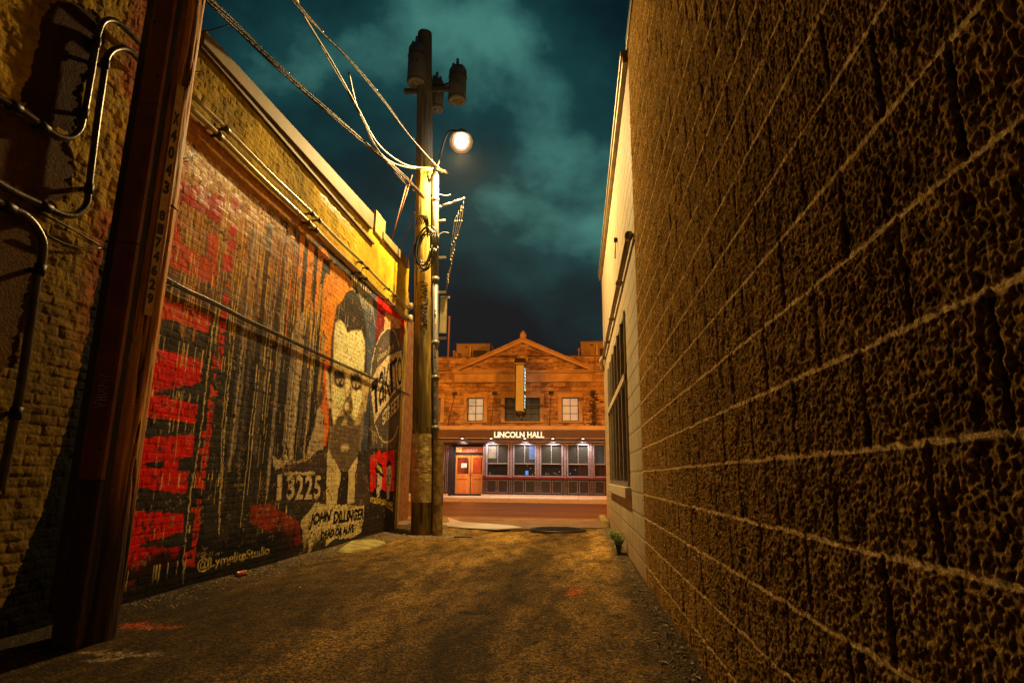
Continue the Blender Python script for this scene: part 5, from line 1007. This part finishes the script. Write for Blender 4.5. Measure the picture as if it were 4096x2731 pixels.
# glazed sashes with blinds above, dim bar behind
M_SASH = mat('grey_sash', (.22, .20, .21), (.16, .14, .15), .3); M_PGL = glassmat('bar_glass', (.02, .022, .028), .05, .25)
B_GREY = mat('roller_blind', (.075, .075, .055), (.05, .05, .04), .8, 3); 
for i, (a, b_) in enumerate(panes):
    w = empty('window', ((a+b_)/2, SFY, zs0), None, None); w.parent = HB; w.location = Vector(((a+b_)/2, SFY, zs0))-HB.location
    f_ = MB().box(a, b_, SFY+.03, SFY+.07, zrail-.025, zrail+.02).box(a, b_, SFY+.03, SFY+.07, zs0, zs0+.04).box(a, b_, SFY+.03, SFY+.07, zs1-.03, zs1).box(a, a+.025, SFY+.03, SFY+.07, zs0+.04, zs1-.03).box(b_-.025, b_, SFY+.03, SFY+.07, zs0+.04, zs1-.03)
    f_.box((a+b_)/2-.014, (a+b_)/2+.014, SFY+.035, SFY+.066, zrail+.02, zs1-.03); f_.build('sash', M_SASH, w)
    MB().box(a+.01, b_-.01, SFY+.085, SFY+.09, zs0, zs1).build('pane', M_PGL, w)
    MB().box(a+.02, b_-.02, SFY+.12, SFY+.125, zrail+.01, zs1).build('blind', [emis('blind_glow_a', (.075, .070, .045), .55, (.03, .035, .03), 1.6), emis('blind_glow_b', (.055, .065, .060), .7, (.03, .04, .04), 1.5), emis('blind_glow_c', (.07, .07, .035), .5, (.035, .04, .025), 1.7)][i % 3], w)
scr = MB().box(panes[0][0]+.05, panes[0][0]+.46, SFY+.112, SFY+.117, zrail+.26, zs1-.02); scr.build('projected_light', emis('screen_warm', (.75, .62, .22), .62, (.14, .22, .75), 3.2), HB)
MB().box(panes[1][1]-.34, panes[1][1]-.03, SFY+.112, SFY+.117, zrail+.22, zs1-.02).build('projected_light', emis('screen_blue', (.10, .22, .85), .8, (.35, .36, .30), 5.), HB)
# interior: floor, back wall, bar fittings, warm bulbs
M_BARW = mat('bar_back_wall', (.22, .06, .025), (.10, .03, .015), .7, 1.5); M_BARD = mat('bar_dark_wood', (.05, .022, .012), (.03, .015, .01), .5, 4)
MB().box(edges[0], X1-.2, HY+2.9, HY+3.0, GZ, zs1+.3).build('bar_back_wall', M_BARD, HB)
MB().box(X0, X1, SFY+.13, HY+3.15, GZ-.05, GZ+.02).box(X0, X1, SFY+.13, HY+3.15, zs1+.25, zs1+.3).build('interior_floor', M_BARD, HB)
MB().box(edges[0]+.0, edges[0]+.1, SFY+.13, HY+2.9, GZ, zs1+.25).build('partition', M_BARD, HB)
bar = MB().box(panes[1][0], panes[3][0], HY+1.3, HY+1.8, GZ, GZ+.75).box(panes[1][0]-.05, panes[3][0]+.05, HY+1.25, HY+1.85, GZ+.75, GZ+.80); bar.build('bar_counter', mat('bar_counter_wood', (.20, .08, .03), None, .35), HB)
rr = random.Random(21); ME_W = emis('interior_bulb', (1., .45, .12), 5.); ME_B = emis('blue_screen', (.06, .32, .95), 1.6); ME_R = mat('red_curtain', (.40, .05, .015), (.2, .03, .01), .8, 3, stretch=(6, 1, .2))
MB().box(panes[3][0]+.5, panes[3][1]+.1, HY+.9, HY+.95, zs0-.1, zrail+.2).box(panes[4][0]-.1, panes[4][1], HY+1.2, HY+1.25, zs0-.1, zs1).split('curtain', ME_R, HB)
bl = MB()
for i in range(16): x = rr.uniform(panes[1][0], panes[4][0]); z_ = rr.uniform(zs0+.1, zrail-.05); bl.lathe(x, HY+rr.uniform(1.5, 2.7), [(.006, z_-.01), (.014, z_), (.006, z_+.012)], 8)
bl.split('interior_bulb', ME_W, HB)
MB().box(Rx(1182), Rx(1216), SFY+.25, SFY+.28, Rz(585), Rz(535)).box(Rx(1700), Rx(1712), SFY+.25, SFY+.27, Rz(568), Rz(556)).split('blue_screen', ME_B, HB)
bt = MB()
for x in (762, 774, 1420, 1436, 1452, 1560): bt.lathe(Rx(x), SFY+.32, [(.035, zs0+.0), (.037, zs0+.10), (.012, zs0+.15), (.012, zs0+.20)], 10)
bt.split('bottle', mat('bottle_glass', (.30, .24, .12), (.1, .12, .05), .2), HB)
def ilight(x, y, z, e_, c_, r_=.1):
    l = bpy.data.lights.new('interior_light', 'POINT'); l.energy = e_; l.color = c_; l.shadow_soft_size = r_; o = bpy.data.objects.new('interior_light', l); COL.objects.link(o); o.location = Vector((x, y, z))-HB.location; o.parent = HB
ilight(panes[3][1], HY+.5, zs1, 14, (1, .4, .12)); ilight(panes[1][0], HY+1.5, zs1, 4, (1, .5, .2))
# doors in their recess
dx0, dx1 = Rx(355), Rx(690); DY = HY+.15; dzt = Rz(355); zt0, zt1 = Rz(322), Rz(255)
rc = MB(); rc.box(Rx(318), Rx(330), SFY+.121, DY, GZ, zs1).box(Rx(690)-.0, Rx(700), SFY+.121, DY, GZ, zs1).box(Rx(330), Rx(690), DY-.0, DY+.1, zt1, zs1).box(Rx(330), Rx(690), DY-.01, DY+.1, dzt, zt0).box(Rx(330), dx0-.002, DY-.005, DY+.1, GZ, zs1)
rc.build('door_recess', M_PAN, HB)
M_OAK = mat('orange_oak', (.50, .20, .045), (.36, .13, .028), .35, 5, .1, 30, stretch=(1, 1, .2))
M_KICK = mat('kick_plate', (.05, .04, .04), None, .3)
mid = (Rx(535))
for k, (a, b_) in enumerate(((dx0, mid-.02), (mid+.02, dx1-.01))):
    d_ = empty('door', ((a+b_)/2, DY, GZ), None, None); d_.parent = HB; d_.location = Vector(((a+b_)/2, DY, GZ))-HB.location
    gz0, gz1 = Rz(578), Rz(385); w_ = .095
    D = MB().box(a, a+w_, DY, DY+.05, GZ+.1, dzt).box(b_-w_, b_, DY, DY+.05, GZ+.1, dzt).box(a+w_, b_-w_, DY, DY+.05, gz1, dzt).box(a+w_, b_-w_, DY, DY+.05, Rz(640), gz0).box(a+w_, b_-w_, DY, DY+.05, GZ+.10, Rz(745)).box(a+w_, b_-w_, DY+.02, DY+.045, Rz(745), Rz(640))
    D.build('door_leaf', M_OAK, d_, .006); MB().box(a, b_, DY-.01, DY+.05, GZ+.0, GZ+.098).build('kick_plate', M_KICK, d_)
    MB().box(a+w_, b_-w_, DY+.02, DY+.025, gz0, gz1).build('pane', M_PGL, d_)
    hx = b_-.05 if k == 0 else a+.05; MB().tube([(hx, DY-.05, Rz(600)), (hx, DY-.05, Rz(540))], .012, 8).box(hx-.01, hx+.01, DY-.05, DY, Rz(598), Rz(592)).build('handle', M_KICK, d_)
MB().box(mid-.018, mid+.018, DY+.0, DY+.06, GZ, dzt).build('door_post', M_BLK, HB)
MB().box(dx0, dx1, DY+.02, DY+.03, zt0, zt1).build('transom_window', emis('transom_glow', (.85, .16, .03), .42, (.45, .07, .02), 3), HB)
text3d('door_number', '2424', emis('number_white', (.6, .5, .4), .6), HB, (Rx(478), DY+.01, zt0+.06), (1, 0, 0), (0, 0, 1), Rx(610)-Rx(478), (zt1-zt0)*.5, .004)
MB().box(dx0+.0, dx0+.3, DY+.012, DY+.018, zt0+.03, zt1-.03).build('projected_light', emis('transom_lamp', (1., .6, .2), .8, (.8, .2, .04), 6), HB)
MB().box(Rx(330), Rx(700), HY+1.2, HY+1.3, GZ, zs1).build('lobby_wall', mat('lobby_orange', (.85, .22, .05), (.6, .12, .03), .6, 2), HB)
MB().box(Rx(470), Rx(500), HY+.7, HY+.8, GZ, dzt).box(Rx(640), Rx(690), HY+.6, HY+.7, GZ, dzt).split('lobby_column', M_BARD, HB)
ilight((dx0+dx1)/2-.1, HY+.45, dzt-.1, 55, (1, .36, .10))
M_PAPER = mat('notice_paper', (.62, .52, .40), (.5, .4, .3), .6, 12)
for k, (x0_, x1_, y0_, y1_, Yp, lb) in enumerate([(423, 487, 452, 503, DY-.008, 'white paper notice taped inside the glass of the left door'), (170, 230, 385, 460, SFY-.012, 'cream framed notice on the dark panel left of the doors, upper'), (168, 228, 490, 567, SFY-.012, 'cream framed notice on the dark panel left of the doors, lower')]):
    n_ = MB().box(Rx(x0_), Rx(x1_), Yp, Yp+.008, Rz(y1_), Rz(y0_)); n_.box(Rx(x0_+12), Rx(x1_-12), Yp-.003, Yp+.001, Rz((y0_+y1_)/2+5), Rz((y0_+y1_)/2-10)) ; tag(n_.build('notice', M_PAPER if k else mat('white_notice', (.62, .62, .6), (.3, .35, .4), .6, 20)), lb, 'notice')
# blade sign
bx0, bx1 = Qx(1070), Qx(1160); by0, by1 = HY-1.05, HY-.25; q0 = ony(1700+1070/2.94, 1300+470/2.94, by0); q1 = ony(1700+1160/2.94, 1300+998/2.94, by0)
bx0, bx1, bz1, bz0 = q0[0], q1[0], q0[2], q1[2]
BS_ = empty('blade_sign', ((bx0+bx1)/2, by0, bz0), 'tall narrow yellow blade sign with a dark cap projecting over the centre windows', 'sign')
MB().box(bx0+.0, bx1, by0, by1, bz0, bz1).build('sign_box', mat('yellow_sign_enamel', (.80, .52, .11), (.70, .42, .07), .4, 2) if False else emis('yellow_sign_face', (.80, .40, .035), .42, (.70, .33, .03), 2.), BS_, .02)
MB().box(bx0-.04, bx0-.002, by0-.02, by1+.02, bz0-.02, bz1+.05).box(bx1+.002, bx1+.03, by0-.02, by1+.02, bz0-.0, bz1+.05).build('sign_edge', M_BLK, BS_)
MB().box(bx0-.07, bx1+.05, by0-.06, by1+.05, bz1+.05, bz1+.12).build('cap_band', M_TRIMST, BS_)
MB().prism([(bx0-.09, bz1+.121), (bx1+.07, bz1+.121), (bx1+.05, bz1+.36), (bx0-.05, bz1+.36)], 'y', by0-.08, by1+.1).build('cap', M_BLK, BS_)
ME_BL = emis('sign_bulb_letter', (.55, .85, .85), 1.7); lz = bz1-.12
for ch in 'LINCOLN HALL':
    if ch != ' ': text3d('letter', ch, ME_BL, BS_, (bx1+.032, by0+.10, lz-.115), (0, 1, 0), (0, 0, 1), .42, .115, .012, .03)
    lz -= (bz1-bz0-.2)/12
bz_ = Qz(953); MB().box(Qx(900), Qx(945), by1-.1, by1-.02, bz_-.04, bz_+.04).box(Qx(1350), Qx(1392), by1-.1, by1-.02, bz_-.04, bz_+.04).box(Qx(945), Qx(1350), by1-.08, by1-.04, bz_-.02, bz_+.02).box((bx0+bx1)/2-.04, (bx0+bx1)/2+.05, by1+.0, HY+.0, bz0-.35, bz0-.05).box((bx0+bx1)/2-.12, (bx0+bx1)/2+.08, by1-.3, by1+.1, bz0-.14, bz0-.002).box(Qx(1180), Qx(1197), by1-.1, by1+.0, Qz(618), Qz(592)).split('bracket', mat('bronze_bracket', (.10, .055, .02), None, .4, metal=.3), BS_)
MB().box(Qx(900)+.02, Qx(900)+.05, by1-.05, HY, bz_-.02, bz_+.02).box(Qx(1392)-.05, Qx(1392)-.02, by1-.05, HY, bz_-.02, bz_+.02).split('bracket', M_BLK, BS_)
# floodlights on poles standing on the ledge
fl0 = None
lbl = ['floodlight on a slanting pole, leftmost, beside the left lit window', 'floodlight on a slanting pole between the left lit window and the blade sign', 'floodlight on an upright pole between the blade sign and the right lit window', 'floodlight on an upright pole right of the right lit window, by the dark stain']
for k, (xh, yh, xb) in enumerate([(350, 803, 265), (818, 801, 772), (1482, 793, 1465), (1978, 789, 1990)]):
    FYY = HY-.95; h_ = ony(1700+xh/2.94, 1300+yh/2.94, FYY); b_ = ony(1700+xb/2.94, 1300+1188/2.94, FY-.05)
    f_ = empty('floodlight', (b_[0], FY-.05, zc1), lbl[k], 'floodlight', 'floodlights over the hall ledge')
    MB().tube([(b_[0], FY-.05, zc1), (h_[0], FYY, h_[2]-.06)], .016, 8).build('arm', M_BLK, f_)
    MB().prism([(FYY-.09, h_[2]-.07), (FYY+.10, h_[2]-.09), (FYY+.06, h_[2]+.07), (FYY-.07, h_[2]+.065)], 'x', h_[0]-.125, h_[0]+.125).build('lamp_head', M_BLK, f_, .008)
# roof units
M_ACU = mat('rooftop_sheet', (.30, .24, .20), (.24, .19, .155), .6, 2)
for k, (x0_, x1_, yt_, lb) in enumerate([(372, 768, 222, 'boxy rooftop unit left of the pediment'), (1830, 2280, 195, 'boxy rooftop unit right of the pediment, partly behind the cream wall')]):
    YY = HY+2.2; a = ony(1700+x0_/2.94, 1300+yt_/2.94, YY); b_ = ony(1700+x1_/2.94, 1300+yt_/2.94, YY); zt_ = a[2]; z0_ = zpar-.5
    r_ = empty('rooftop_unit', ((a[0]+b_[0])/2, YY, z0_), lb, 'air handler', 'rooftop units on the hall')
    MB().box(a[0], b_[0], YY, YY+2.0, z0_, zt_-.03).box(a[0]-.03, b_[0]+.03, YY-.03, YY+2.03, zt_-.028, zt_+.01).build('casing', M_ACU, r_, .01)
    ln = b_[0]-a[0]; MB().box(a[0]+.40*ln*(1 if k == 0 else 1.0), a[0]+.44*ln, YY-.09, YY-.004, z0_, zt_-.2).build('duct', M_CREAM, r_)
    MB().box(a[0]+.26*ln, a[0]+.33*ln, YY-.03, YY-.004, zt_-.24, zt_-.17).box(a[0]+.5*ln, a[0]+.9*ln, YY-.02, YY-.004, z0_+.3, zt_-.4).build('louvre', M_DARKM, r_)
    MB().box(a[0]-.16, a[0]-.04, YY-.2, YY, z0_, zt_-.42).box(a[0]+.02, a[0]+.14, YY-.35, YY-.1, z0_, zt_-.55).build('junction_box', M_ACU, r_)
# lone thin cable down the facade and sagging cord over the pediment
def hp_(x, y, Yd): return ony(1700+x/2.94, 1300+y/2.94, Yd)
tag(MB().tube(smoothpath([hp_(352, 380, HY-.03), hp_(338, 500, HY-.30), hp_(328, 620, HY-.08), hp_(330, 720, HY-.05), hp_(345, 800, HY-.03)], 6), .010, 6).build('cable', mat('tan_cable', (.55, .38, .18), None, .6)), 'pale cable hanging down the left of the hall facade', 'cable')
tag(MB().tube(smoothpath([hp_(600, 500, HY-.09), hp_(700, 460, HY-.09), hp_(850, 440, HY-.09), hp_(1060, 425, HY-.09)], 6), .008, 6).tube(smoothpath([hp_(1235, 400, HY-.09), hp_(1330, 385, HY-.09), hp_(1440, 395, HY-.09), hp_(1560, 355, HY-.09), hp_(1660, 365, HY-.28)], 6), .008, 6).build('cable', mat('brown_cable', (.12, .06, .03), None, .6)), 'thin brown cord sagging across the pediment', 'cable')
# dark patch of flakes and strands at the right
vn_ = MB(); rr = random.Random(33); vx = Qx(1975)
for k in range(260):
    z_ = rr.uniform(Qz(1170), Qz(805)); sp_ = .07+.20*abs(math.sin(z_*5.3))*rr.random(); x = vx+rr.gauss(0, 1)*sp_; s_ = rr.uniform(.02, .05); a = rr.uniform(0, 6.3)
    vn_.add([(x+s_*1.8*math.cos(a), HY-.02-rr.random()*.03, z_+s_*.7*math.sin(a)), (x-s_*math.sin(a), HY-.03, z_+s_*.7*math.cos(a)), (x-s_*1.8*math.cos(a), HY-.02-rr.random()*.04, z_-s_*.7*math.sin(a)), (x+s_*math.sin(a), HY-.035, z_-s_*.7*math.cos(a))], [(0, 1, 2, 3)])
for k in range(5): vn_.tube(smoothpath([(vx+rr.uniform(-.05, .05)+.05*math.sin(t*2+k), HY-.012, Qz(1185)+t*.22) for t in range(0, 7)], 4), .008, 5)
tag(vn_.build('wall_patch', mat('dark_flake', (.06, .022, .010), (.035, .014, .008), .9, 20)), 'dark patch on the stone below the rightmost floodlight', 'plant')

# street lamps on the crossing street (both hidden behind the alley's buildings) that light the hall
M_LPOLE = mat('lamp_pole', (.20, .18, .16), None, .4, metal=.5)
for (x, y, h_, e_, lb, c_) in [(8.5, 18.6, 8.2, 10000, 'street lamp on the near kerb beyond the cream building', SOD_C), (-13.5, 18.8, 8.2, 8500, 'street lamp on the near kerb beyond the mural building', SOD_C)]:
    s_ = empty('street_lamp', (x, y, 0), lb, 'street lamp')
    MB().tube([(x, y, 0), (x, y, h_-.4)], [.10, .06], 10).tube(smoothpath([(x, y, h_-.5), (x, y+.5, h_), (x, y+1.6, h_+.1)], 6), .035, 8).build('pole', M_LPOLE, s_)
    MB().box(x-.15, x+.15, y+1.4, y+2.0, h_+.05, h_+.18).build('lamp_head', M_LPOLE, s_, .03)
    MB().box(x-.10, x+.10, y+1.5, y+1.9, h_+.03, h_+.049).build('lamp_glass_or_halo', emis('sodium_glass', (1, .55, .15), 20), s_)
    l = bpy.data.lights.new('lamp_bulb', 'SPOT'); l.energy = e_; l.color = c_; l.spot_size = math.radians(150); l.spot_blend = .5; l.shadow_soft_size = .12
    o = bpy.data.objects.new('lamp_bulb', l); COL.objects.link(o); o.parent = s_; o.location = (0, 1.7, h_-.03); o.rotation_euler = Vector((-3.3-x, HY-y-1.7, 3.2-h_)).to_track_quat('-Z', 'Y').to_euler()

# ================================================================== SMALL THINGS
q = onz(2232, 2120); mh = empty('manhole_cover', (q[0], q[1], .0), 'round iron manhole cover set in the alley mouth', 'manhole cover')
zz0 = .022; MB().lathe(q[0], q[1], [(.62, zz0-.05), (.62, zz0+.008), (.55, zz0+.010)], 40).build('frame', mat('worn_iron', (.06, .045, .035), (.035, .03, .025), .45, 10, .4, 40, .5), mh)
cvx = MB().lathe(q[0], q[1], [(.54, zz0-.03), (.54, zz0+.016)], 40, False)
for k in range(-4, 5): w_ = math.sqrt(max(0, .5**2-(k*.11)**2)); cvx.box(q[0]-w_, q[0]+w_, q[1]+k*.11-.02, q[1]+k*.11+.02, zz0+.016, zz0+.024)
cvx.build('lid', bpy.data.materials['worn_iron'], mh)
q = onz(1853, 2143); tag(MB().box(q[0]-.16, q[0]+.17, q[1]-.12, q[1]+.10, zal(q[0], q[1])+.0, zal(q[0], q[1])+.014).build('drain_cover', bpy.data.materials['worn_iron'], None, .004), 'small dark valve cover in the asphalt right of the far pole', 'drain cover')
M_YCONC = mat('ochre_concrete', (.42, .34, .14), (.22, .16, .07), .8, 6, .8, 22, bdist=.02)
def slab(name, px_, label, cat, h_, tilt=0., m=M_YCONC):
    P = [onz(*p) for p in px_]; n = len(P); zb_ = [zal(min(max(p[0], -4), .7), min(p[1], 17.5))-.02 for p in P]
    c_ = sum(P)/n; top = [p+(c_-p)*.10+np.array((0, 0, 0)) for p in P]; M_ = MB(); vs = [(p[0], p[1], z) for p, z in zip(P, zb_)]+[(p[0], p[1], z+h_+tilt*(p[0]-c_[0])) for p, z in zip(top, zb_)]
    M_.add(vs, [tuple(range(n-1, -1, -1)), tuple(range(n, 2*n))]+[(i, (i+1) % n, (i+1) % n+n, i+n) for i in range(n)]); return tag(M_.build(name, m, None, .012), label, cat)
slab('concrete_slab', [(1345, 2205), (1400, 2175), (1500, 2160), (1545, 2165), (1548, 2172), (1480, 2192), (1400, 2206)], 'mossy yellow concrete ledge lying along the foot of the mural', 'slab', .055, -.05, mat('mossy_concrete', (.36, .34, .08), (.20, .14, .06), .8, 5, .8, 22, bdist=.02))
slab('kerb_stone', [(1752, 2078), (1790, 2080), (1796, 2092), (1752, 2100)], 'broken kerb stone beside the far pole, upper', 'kerb stone', .13)
slab('kerb_stone', [(1745, 2095), (1790, 2096), (1792, 2108), (1745, 2110)], 'broken kerb stone beside the far pole, lower piece', 'kerb stone', .06)
q0 = onz(2408, 2140); tag(MB().prism([(XR-.20, 15.0), (XR-.02, 14.9), (XR-.02, 17.2), (XR-.20, 17.0)], 'z', -.05, .17).build('kerb_block', M_YCONC, None, .03), 'ochre concrete kerb block at the corner of the cream building', 'kerb block')
# gravel and grit along both walls
def grit(name, n, fx, y0, y1, smin, smax, m, label, seed):
    rr = np.random.default_rng(seed); g_ = MB()
    for i in range(n):
        y = y0+(y1-y0)*rr.random(); x = fx(rr, y); z_ = zal(x, y); s_ = rr.uniform(smin, smax)*(1.0+.04*y); a = rr.uniform(0, 6.3); sx_, sy_, sz_ = s_*rr.uniform(.7, 1.5), s_*rr.uniform(.6, 1.1), s_*rr.uniform(.3, .8)
        vs = [(x+math.cos(a+t)*sx_*rr.uniform(.7, 1.1), y+math.sin(a+t)*sy_*rr.uniform(.7, 1.1), z_-.002) for t in (0, 1.57, 3.14, 4.71)]+[(x+rr.uniform(-.3, .3)*sx_, y+rr.uniform(-.3, .3)*sy_, z_+sz_), (x+rr.uniform(-.5, .5)*sx_, y+.2*sy_, z_+sz_*.8)]
        g_.add(vs, [(0, 1, 4), (1, 5, 4), (1, 2, 5), (2, 3, 5), (3, 4, 5), (3, 0, 4)])
    return tag(g_.build(name, m), label, 'gravel', kind='stuff')
M_GRAV = mat('gravel_chips', (.34, .26, .14), (.10, .07, .04), .8, 30)
grit('gravel', 2600, lambda r, y: -3.90+abs(r.normal(0, .16))+(.35*r.random() if y > 10.5 else 0), 5.2, 13.2, .006, .017, M_GRAV, 'loose gravel and grit along the foot of the mural wall', 1)
grit('gravel', 900, lambda r, y: -3.0+r.normal(0, .38), 11.6, 13.6, .008, .022, M_GRAV, 'pale gravel heaped round the base of the far pole', 2)
grit('gravel', 1500, lambda r, y: XR-.03-abs(r.normal(0, .10)), 2.2, 14.6, .005, .014, M_GRAV, 'grit and crumbs along the foot of the right-hand walls', 3)
grit('gravel', 1800, lambda r, y: r.uniform(-3.6, .6), 2.2, 9., .003, .007, M_GRAV, 'fine loose stones scattered over the alley asphalt', 4)
# fallen leaves
rr = random.Random(17); lf = MB()
for i in range(150):
    y = rr.uniform(2.5, 11); x = XR-.04-abs(rr.gauss(0, .13)) if rr.random() < .75 else rr.uniform(-3.8, .5); z_ = zal(x, y)+.004; a = rr.uniform(0, 6.3); s_ = rr.uniform(.012, .032); c_, n_ = math.cos(a), math.sin(a)
    lf.add([(x+c_*s_*1.5, y+n_*s_*1.5, z_+.004), (x-n_*s_*.5, y+c_*s_*.5, z_+rr.random()*.015), (x-c_*s_*1.2, y-n_*s_*1.2, z_), (x+n_*s_*.5, y-c_*s_*.5, z_+rr.random()*.01)], [(0, 1, 2, 3)])
tag(lf.build('fallen_leaves', mat('dry_leaf', (.32, .20, .07), (.14, .08, .03), .7, 40)), 'dry leaves blown against the foot of the right wall', 'leaves', kind='stuff')
# crushed can and weeds
q = onx(965, 2308, XL+.14); cz = zal(q[0], q[1])+.03
cn = empty('drink_can', (q[0], q[1], cz), 'crushed red drink can lying at the foot of the mural', 'can')
MB().tube([(q[0]-.02, q[1]-.07, cz), (q[0], q[1]-.02, cz+.005), (q[0]+.005, q[1]+.03, cz-.004), (q[0]-.01, q[1]+.07, cz)], [.032, .026, .030, .033], 12, False).build('body', mat('red_can', (.50, .02, .015), (.45, .30, .25), .3, 25, metal=.3), cn)
MB().tube([(q[0]-.02, q[1]-.076, cz), (q[0]-.02, q[1]-.071, cz)], .030, 14).build('lid', mat('bare_tin', (.5, .48, .42), None, .25, metal=.8), cn)
def weed(x, y, h_, n, label, seed, sp_=.10, yy=.1):
    rr = random.Random(seed); w = empty('weed', (x, y, zal(x, min(y, 17.5))), label, 'weed'); z0 = zal(x, min(y, 17.5)); S = MB(); Lf = MB()
    for i in range(n):
        a = rr.uniform(0, 6.3); l_ = h_*rr.uniform(.5, 1); dx, dy = math.cos(a)*sp_*rr.random(), math.sin(a)*yy*rr.random()*2
        P = smoothpath([(x+dx*.2, y+dy*.2, z0), (x+dx*.6, y+dy*.6, z0+l_*.6), (x+dx*1.3, y+dy*1.3, z0+l_)], 5); S.tube(P, .0025, 4)
        for q in P[1:]:
            for k in range(2):
                b_ = rr.uniform(0, 6.3); s_ = rr.uniform(.018, .038); c_, n_ = math.cos(b_), math.sin(b_); u = rr.uniform(-.3, .6)*s_
                Lf.add([(q[0], q[1], q[2]), (q[0]+c_*s_*.6-n_*s_*.28, q[1]+n_*s_*.6+c_*s_*.28, q[2]+u*.6), (q[0]+c_*s_*1.4, q[1]+n_*s_*1.4, q[2]+u), (q[0]+c_*s_*.6+n_*s_*.28, q[1]+n_*s_*.6-c_*s_*.28, q[2]+u*.7)], [(0, 1, 2, 3)])
    S.build('stem', bpy.data.materials['weed_stem'], w); Lf.build('foliage', bpy.data.materials['weed_leaf'], w)
mat('weed_stem', (.08, .09, .03)); mat('weed_leaf', (.22, .42, .08), (.10, .24, .05), .5, 30)
weed(.60, 9.85, .36, 60, 'tall green weed growing at the foot of the cream wall', 1, .10, .14)
weed(.62, 12.2, .16, 12, 'small low weed near the kerb block at the cream wall corner', 2)
q = onz(1752, 2128); weed(q[0], q[1], .14, 18, 'green weed sprouting at the base of the far pole', 3, .14, .12)
q = onz(1010, 2300); weed(XL+.12, 7.0, .05, 8, 'tiny green sprig beside the crushed can', 4, .06, .08)

# haze volume added to give the lamp a soft glow
HZ = MB().box(-70, 50, -35, 130, -2.3, 14.5); hm = bpy.data.materials.new('glow_haze'); hm.use_nodes = True; hn = hm.node_tree.nodes; hn.remove(hn['Principled BSDF'])
pv = hn.new('ShaderNodeVolumePrincipled'); pv.inputs['Density'].default_value = .0005; pv.inputs['Color'].default_value = (.9, .9, .9, 1); hm.node_tree.links.new(pv.outputs[0], hn['Material Output'].inputs['Volume'])
tag(HZ.build('haze', hm), 'thin added haze that gives the lamp a soft glow', 'haze', kind='stuff')
